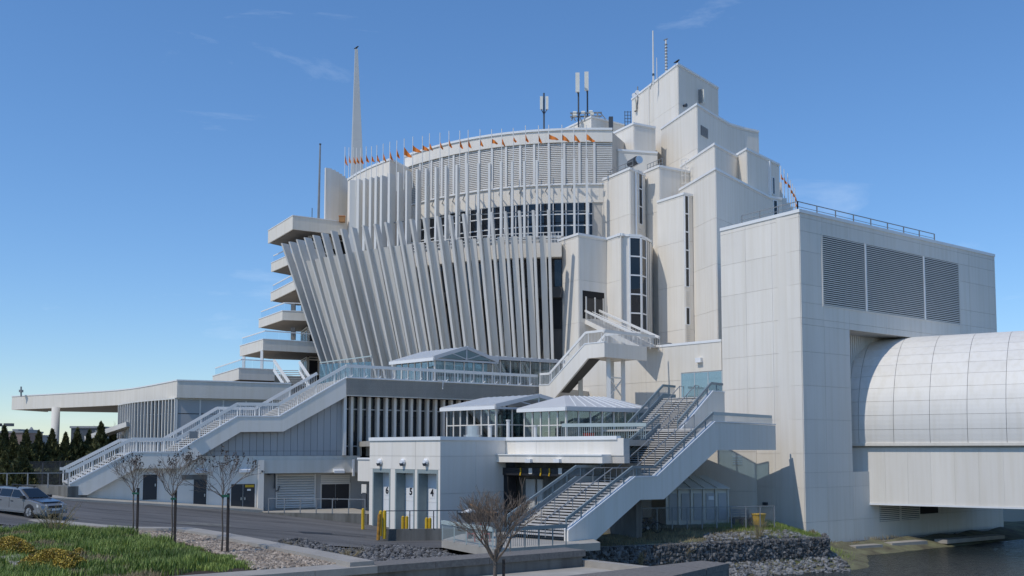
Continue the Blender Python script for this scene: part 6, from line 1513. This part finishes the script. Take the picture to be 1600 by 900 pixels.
m = MB(); p = G(1217, 117); m.box(p[0]-.4, p[0]+1.0, p[1], p[1]+8, 0, PY(1222, 285, 117).z); part('rear_wall', m, CON, casino)
# antennas
def panel_antenna(px, yb, y0, y1, Y, lab, twin=False):
    b = PY(px, yb, Y); z0, z1 = PY(px, y1, Y).z, PY(px, y0, Y).z; t = thing('panel_antenna', lab, 'antenna', tuple(b)); part('mast', MB().tube([b-Vector((0, 0, 1)), (b.x, b.y, z1+(.5 if twin else -.2))], .10, 6), DST, t)
    for dx in ((-.30, .34) if twin else (-.12,)):
        part('panel', MB().box(b.x+dx-(.16 if twin else .24), b.x+dx+(.16 if twin else .24), b.y-.35, b.y-.1, z0, z1), ANT, t); part('bracket', MB().bar((b.x, b.y, z0-.5), (b.x+dx, b.y-.2, z0-.02), .07), DST, t)
panel_antenna(850, 206, 152, 172, 112, 'twin cream panel antenna on a mast on the curved roof', True)
panel_antenna(904, 186, 115, 145, 118, 'left of the two tall cream panel antennas above the penthouse'); panel_antenna(918, 184, 113.5, 142.5, 119, 'right of the two tall cream panel antennas above the penthouse')
lf = thing('antenna_frame', 'grey lattice steel frame with cylinders on the penthouse roof', 'steel frame', tuple(PY(915, 186, 118.5))); c = LOC[lf.name]; m = MB()
for k in range(5):
    a = PY(893+10*k, 190-2*(k < 3), 118); b = PY(897+9*k, 176, 118.6); m.bar(a, b, .12); m.bar(PY(899+10*k, 189, 118), PY(893+10*k, 177, 118), .1)
for y in (177, 182.5): m.bar(PY(891, y, 118), PY(940, y-1, 119), .16)
m.bar(PY(938, 176, 119), PY(947, 187, 119), .1); part('lattice', m, STEEL, lf)
for k, (px, py) in enumerate(((898, 176), (898, 180), (911, 175.5), (923, 174.5), (925, 178))): p = PY(px, py, 117.6); part('cylinder', MB().tube([p-Vector((.22, 0, 0)), p+Vector((.22, 0, 0))], .17, 8), ANT, lf)
m = MB(); tz = t1[2]
def mast(px, y0, y1, Y, r, lab, m_=FINW, extra=None):
    a, b = PY(px, y1, Y), PY(px, y0, Y); t = thing('mast_antenna', lab, 'antenna', tuple(a)); part('mast', MB().tube([a, (a.x, a.y, (a.z+b.z)/2), (a.x, a.y, b.z)], [r, r*.9, r*.7], 8), m_, t)
    if extra: extra(t, a, b)
    return t
def ex1(t, a, b): part('sleeve', MB().tube([(a.x, a.y, a.z+(b.z-a.z)*.16), (a.x, a.y, a.z+(b.z-a.z)*.2)], .14, 8), DST, t); part('brace', MB().bar((a.x-.35, a.y+.3, a.z-.5), (a.x, a.y, a.z+.9), .06), STEEL, t)
mast(1021, 48, 132, 117.5, .11, 'tall white whip antenna on the left side of the highest tower', FINW, ex1)
def ex2(t, a, b):
    for k in range(9): z = a.z+(b.z-a.z)*(k+.5)/10; part('ring', MB().tube([(a.x, a.y, z), (a.x, a.y, z+.1)], .19, 8), STEEL, t)
    part('sensor', MB().bar((a.x-.25, a.y, b.z), (a.x+.2, a.y, b.z+.2), .12), STEEL, t)
mast(1041, 63, 112, 117.5, .13, 'thick banded mast near the peak of the highest tower', FINW, ex2); mast(1026.5, 90, 122, 118.5, .05, 'thin short rod between the whip antenna and the banded mast')
for px, y0, y1, w, o, lab in ((993, 155, 173, W(t1[1][0], t1[1][1]), .3, 'cream panel antenna fixed to the left wall of the highest tower'), (1099, 140.5, 161, W(t1[1][1], t1[1][2]), .5, 'cream panel antenna standing off the shaded wall of the highest tower')):
    u, z1 = w.at(px, y0, o); z0 = w.at(px, y1, o)[1]; t = thing('panel_antenna', lab, 'antenna', tuple(w.pt(u, z0, o))); m = MB(); w.box(m, u-.2, u+.2, z0, z1, o, o+.16); part('panel', m, ANT, t); m = MB(); w.box(m, u-.45, u-.25, z0, z1, 0.05, o); part('bracket', m, STEEL, t)
w = W(t1[1][0], t1[1][1]); u = w.U(1019.5, .1); m = MB(); m.bar(w.pt(u, s1[2]+6, .12), w.pt(u, tz, .12), .12); part('conduit', m, FINW, t1[0])
u, z = W(t1[1][1], t1[1][2]).at(1069.5, 165, .2); w = W(t1[1][1], t1[1][2]); m = MB(); m.tube([w.pt(u, z, 0), w.pt(u, z, .5)], [.12, .22], 8); part('horn_speaker', m, DST, t1[0])
for px, lab in ((996.5, 'small cluster of white dishes on the left roof edge of the highest tower'),):
    b = PY(px, 152, 123.5); t = thing('dish_cluster', lab, 'dish', tuple(b)); part('mast', MB().tube([b-Vector((0, 0, 1.5)), b+Vector((0, 0, 1.4))], .08, 6), STEEL, t)
    for k in range(3): p = b+Vector((-.5+.4*k, -.3, .1+.35*(k % 2))); part('dish', MB().tube([p, p+Vector((0, -.15, 0))], [.1, .32], 10), WHT, t)
lc = PY(981, 193, 115); m = MB(); t = thing('roof_ladder', 'dark cage ladder against the left foot of the highest tower', 'ladder', tuple(lc))
for dx in (-.35, 0, .35): m.bar(lc+Vector((dx, 0, -1)), lc+Vector((dx, 0, 1.5)), .07)
for k in range(7): m.bar(lc+Vector((-.4, 0, -1+k*.4)), lc+Vector((.4, 0, -1+k*.4)), .05)
part('cage', m, DST, t)
# birds
def bird(p, lab, s=1.0):
    t = thing('bird', lab, 'bird', tuple(p)); p = Vector(p); m = MB(); m.tube([p+Vector((-.34, 0, .05))*s, p+Vector((-.18, 0, .12))*s, p+Vector((0, 0, .2))*s, p+Vector((.12, 0, .32))*s, p+Vector((.2, 0, .38))*s, p+Vector((.3, 0, .37))*s], [.03*s, .07*s, .12*s, .09*s, .07*s, .015*s], 8); part('body', m, BRD, t, smooth=True)
    for d in (-.04, .04): part('leg', MB().bar(p+Vector((0, d, 0))*s, p+Vector((0, d, .14))*s, .02), BRD, t)
bird(Vector((stp.x, stp.y, c1.z)), 'black bird perched on the tip of the spire', 1.0); pk = PZ(1058, 100.6, tz); bird(Vector((pk.x, pk.y+.1, tz+.14)), 'black bird perched on the corner of the highest tower', 1.15)

# ================================================================== car
def car():
    b = PY(58, 801.5, 56.5); zc_ = zroad(b.x)+.02
    t = thing('parked_car', 'silver and blue-grey station wagon with a roof rack, cut off by the left edge', 'car', (0, 0, 0))
    # built nose toward +x, wheels on z = 0
    P = [(-2.35, .35), (-2.38, .72), (-2.30, .98), (-1.0, 1.0), (1.0, .98), (1.15, .97), (2.05, .84), (2.33, .70), (2.40, .48), (2.36, .30), (1.95, .26), (-1.95, .26)]
    hw_ = .87; m = MB()
    def ringz(y, k): return [(x*(1 if abs(y) < .8 else .985), y, z if z < .8 else z-(.03 if abs(y) > .8 else 0)) for x, z in P]
    ys_ = [-hw_, -.70, .70, hw_]; n = len(P); base = len(m.v)
    for y in ys_: m.v += ringz(y, 0)
    for j in range(3):
        for i in range(n): a = j*n+i; b_ = j*n+(i+1) % n; m.f.append((a, b_, b_+n, a+n))
    m.f.append(tuple(range(n-1, -1, -1))); m.f.append(tuple(range(3*n, 4*n)))
    part('body', m, CARS, t)
    m = MB(); m.hexa([(1.05, -.74, .985), (2.12, -.64, .865), (2.12, .64, .865), (1.05, .74, .985), (1.05, -.74, 1.005), (2.1, -.64, .885), (2.1, .64, .885), (1.05, .74, 1.005)]); part('bonnet', m, CARB, t)
    G_ = [(-2.2, .98, .80), (-1.95, 1.42, .62), (.25, 1.46, .60), (1.12, .985, .78)]
    m = MB()
    for s in (-1, 1): m.v += [(x, s*y, z) for x, z, y in G_]
    m.f += [(3, 2, 1, 0), (4, 5, 6, 7), (0, 1, 5, 4), (1, 2, 6, 5), (2, 3, 7, 6), (3, 0, 4, 7)]; part('cabin', m, CARS, t)
    def side(s, a, b, c, d, name='side_window', mm=GLD):
        q = []
        for x, z in (a, b, c, d): y = .80+(.61-.80)*(z-.98)/(1.44-.98); q.append(Vector((x, s*(y+.008), z)))
        w_ = MB(); w_.extr(q, (0, s*.012, 0)); part(name, w_, mm, t)
    for s in (-1, 1):
        side(s, (-2.0, 1.03), (-1.15, 1.03), (-1.15, 1.38), (-1.82, 1.38)); side(s, (-1.08, 1.03), (-.22, 1.03), (-.22, 1.40), (-1.08, 1.39)); side(s, (-.14, 1.03), (.92, 1.03), (.26, 1.40), (-.14, 1.40))
        w_ = MB(); w_.box(-2.3, 2.3, s*.868 if s > 0 else -.892, .892 if s > 0 else -.868, .33, .45); part('side_trim', w_, CARD2, t)
        for x in (-1.05, -.12): w_ = MB(); w_.box(x+.05, x+.25, s*.87-.02, s*.87+.02, .80, .84); part('door_handle', w_, BLKP, t)
        for x in (-1.12, -.18, .95): w_ = MB(); w_.box(x-.008, x+.008, s*.872-.004, s*.872+.004, .45, .97); part('door_gap', w_, BLKP, t)
        w_ = MB(); w_.bar((-1.8, s*.56, 1.53), (.1, s*.56, 1.53), .05); w_.bar((-1.7, s*.56, 1.44), (-1.7, s*.56, 1.53), .05); w_.bar((0, s*.56, 1.44), (0, s*.56, 1.53), .05); part('roof_rail', w_, BLKP, t)
        w_ = MB(); w_.box(.78, .98, s*.90-.09, s*.90+.09, 1.0, 1.14); part('wing_mirror', w_, BLKP, t)
        w_ = MB(); w_.hexa([(2.02, s*.50, .62), (2.385, s*.50, .60), (2.30, s*.86, .60), (1.98, s*.878, .62), (2.02, s*.50, .77), (2.31, s*.50, .74), (2.2, s*.84, .74), (1.95, s*.878, .77)]); part('headlight', w_, LAMPG, t)
        w_ = MB(); w_.tube([(2.36, s*.62, .42), (2.42, s*.62, .42)], .07, 10); part('fog_light', w_, LAMPG, t)
        for x in (-1.38, 1.42):
            w_ = MB(); w_.tube([(x, s*.70, .34), (x, s*.884, .34)], .40, 20); part('wheel_arch', w_, BLKP, t)
            w_ = MB(); w_.tube([(x, s*.69, .33), (x, s*.90, .33)], .33, 22); wh = part('tyre', w_, BLKR, t)
            w_ = MB(); w_.tube([(x, s*.90, .33), (x, s*.912, .33)], .21, 16); part('rim', w_, ALU, wh)
            w_ = MB()
            for k in range(5): a = k*1.2566; w_.bar((x, s*.915, .33), (x+.2*math.cos(a), s*.915, .33+.2*math.sin(a)), .05, .02)
            part('spoke', w_, CARD2, wh)
    w_ = MB(); w_.extr([Vector((1.07, -.66, 1.03)), Vector((1.07, .66, 1.03)), Vector((.33, .52, 1.435)), Vector((.33, -.52, 1.435))], (.03, 0, .02)); part('windscreen', w_, GLD, t)
    w_ = MB(); w_.box(2.39, 2.42, -.42, .42, .58, .70); part('grille', w_, BLKP, t); w_ = MB(); w_.box(2.36, 2.44, -.80, .80, .28, .40); part('bumper', w_, CARD2, t); w_ = MB(); w_.box(2.43, 2.45, -.25, .25, .44, .55); part('number_plate', w_, WHT, t)
    t.location = (b.x-.75, b.y, zc_); t.scale = (1, 1, 1.07); t.rotation_euler = (0, math.atan(.0855)*.6, R(-24)); LOC[t.name] = Vector(t.location)
car()
# ================================================================== bicycle, bin, bench
bz_ = land_z(*G(1013, 65.6))+.08; bx, by = G(1013, 65.6); by -= .05
bk = thing('bicycle', 'dark bicycle leaning on the chain-link fence under the plaza stair', 'bicycle', (bx, by, bz_))
def ringt(c, r, tr, n=24):
    m = MB(); pts = [Vector((c[0]+r*math.cos(6.2832*k/n), c[1], c[2]+r*math.sin(6.2832*k/n))) for k in range(n+1)]; m.tube(pts, tr, 5, False); return m
for x in (-.52, .52):
    wh = part('wheel', ringt((bx+x, by, bz_+.34), .33, .026), BLKR, bk); m = MB()
    for k in range(10): a = k*.628; m.bar((bx+x, by, bz_+.34), (bx+x+.32*math.cos(a), by, bz_+.34+.32*math.sin(a)), .008)
    part('spokes', m, STEEL, wh)
V3 = lambda x, z: Vector((bx+x, by, bz_+z))
m = MB()
for a, b in (((-.52, .34), (-.08, .30)), ((-.08, .30), (-.2, .86)), ((-.2, .80), (.34, .84)), ((-.08, .30), (.36, .72)), ((-.52, .34), (-.18, .78)), ((.52, .34), (.33, .92))): m.bar(V3(*a), V3(*b), .045)
part('bike_frame', m, DST, bk); part('saddle', MB().bar(V3(-.36, .90), V3(-.06, .91), .14, .06), BLKP, bk)
m = MB(); m.tube([V3(.33, .92)+Vector((0, -.26, .06)), V3(.36, 1.0), V3(.33, .92)+Vector((0, .26, .06))], .022, 6); m.tube([V3(.33, .9), V3(.36, 1.0)], .02, 6); part('handlebar', m, DST, bk)
part('crank', MB().tube([V3(-.08, .30)-Vector((0, .04, 0)), V3(-.08, .30)+Vector((0, .04, 0))], .1, 10), STEEL, bk)
yb_ = Vector((*G(1183.5, 70.2), 0)); yb_.z = -5.2; t = thing('yellow_bin', 'yellow tapered plastic tub by the fence near the annex wall', 'bin', tuple(yb_)); part('tub', MB().tube([yb_, yb_+Vector((0, 0, .72))], [.36, .50], 14), YPO, t); part('rim', MB().tube([yb_+Vector((0, 0, .721)), yb_+Vector((0, 0, .78))], .54, 14), YPO, t)
bn = W(G(1140, 70.6), G(1170, 70.8)); t = thing('bench', 'dark slatted bench between the shelter and the yellow tub', 'bench', tuple(bn.pt(bn.L/2, -5.25)))
for k in range(3): m = MB(); bn.box(m, 0, bn.L, -4.78, -4.74, .05+.17*k, .19+.17*k); part('seat_slat', m, BRK, t)
for k in range(3): m = MB(); bn.box(m, 0, bn.L, -4.6+.17*k, -4.47+.17*k, -.02, .02); part('back_slat', m, STEEL, t)
for u in (.1, bn.L/2, bn.L-.1): m = MB(); bn.box(m, u-.04, u+.04, -5.25, -4.78, .05, .5); bn.box(m, u-.04, u+.04, -5.25, -4.15, -.08, -.03); part('leg', m, DST, t)
# ================================================================== person behind the glass
def person(x, y, z, rz, lab):
    t = thing('person', lab, 'person', (x, y, z)); J = {}
    V = [(0, 0, .95), (0, 0, 1.12), (0, 0, 1.32), (0, 0, 1.44), (0, -.01, 1.52), (0, -.02, 1.62), (0, -.02, 1.72), (.10, 0, .90), (.11, -.02, .50), (.11, .03, .09), (.11, -.12, .04), (-.10, 0, .90), (-.12, .02, .50), (-.13, .05, .09), (-.13, -.1, .04), (.19, 0, 1.39), (.25, .03, 1.12), (.20, -.18, 1.02), (.16, -.24, 1.0), (-.19, 0, 1.39), (-.26, .03, 1.12), (-.24, -.1, .88), (-.235, -.14, .80)]
    E = [(0, 1), (1, 2), (2, 3), (3, 4), (4, 5), (5, 6), (0, 7), (7, 8), (8, 9), (9, 10), (0, 11), (11, 12), (12, 13), (13, 14), (3, 15), (15, 16), (16, 17), (17, 18), (3, 19), (19, 20), (20, 21), (21, 22)]
    rad = [.15, .14, .16, .12, .055, .085, .07, .095, .065, .045, .04, .095, .065, .045, .04, .065, .048, .036, .035, .065, .048, .036, .035]
    me = bpy.data.meshes.new('body'); me.from_pydata(V, E, []); o = bpy.data.objects.new('body', me); col.objects.link(o); o.parent = t
    sk = o.modifiers.new('skin', 'SKIN'); o.modifiers.new('sub', 'SUBSURF').levels = 1; o.modifiers['sub'].render_levels = 1
    for d, r in zip(me.skin_vertices[0].data, rad): d.radius = (r, r*.8)
    me.skin_vertices[0].data[0].use_root = True; me.materials.append(NAVY)
    part('head', MB().tube([Vector((x, y-.03, z+1.50)), Vector((x, y-.04, z+1.56)), Vector((x, y-.035, z+1.64)), Vector((x, y-.03, z+1.70))], [.05, .085, .092, .07], 10), SKIN, t, smooth=True)
    part('nose', MB().tube([Vector((x, y-.125, z+1.64)), Vector((x, y-.15, z+1.60))], [.012, .02], 6), SKIN, t)
    part('hair', MB().tube([Vector((x, y+.02, z+1.60)), Vector((x, y+.0, z+1.70)), Vector((x, y-.01, z+1.76))], [.085, .105, .05], 10), BRK, t, smooth=True)
    for sx, hx, hy, hz in ((1, .15, -.26, .99), (-1, -.235, -.15, .79)):
        m = MB(); c = Vector((x+hx, y+hy, z+hz)); m.tube([c+Vector((0, .03, .03)), c, c+Vector((0, -.04, -.05))], [.03, .04, .038], 6)
        for k in range(4): m.tube([c+Vector(((k-1.5)*.018, -.04, -.05)), c+Vector(((k-1.5)*.02, -.06, -.09)), c+Vector(((k-1.5)*.019, -.05, -.125+.008*abs(k-1.5)))], [.010, .009, .007], 5)
        m.tube([c+Vector((.035*sx*-1, -.02, -.02)), c+Vector((.055*sx*-1, -.05, -.05))], [.011, .008], 5); part('hand', m, SKIN, t)
    t.rotation_euler = (0, 0, rz)
p = G(868, 71.0)
person(*G(867.5, 74.6), DZ-.08, .4, 'person in dark clothes standing inside the hipped glass tent'); 
person(*G(876, 75.3), DZ-.08, -.5, 'second figure in dark clothes, right behind the first in the hipped glass tent')
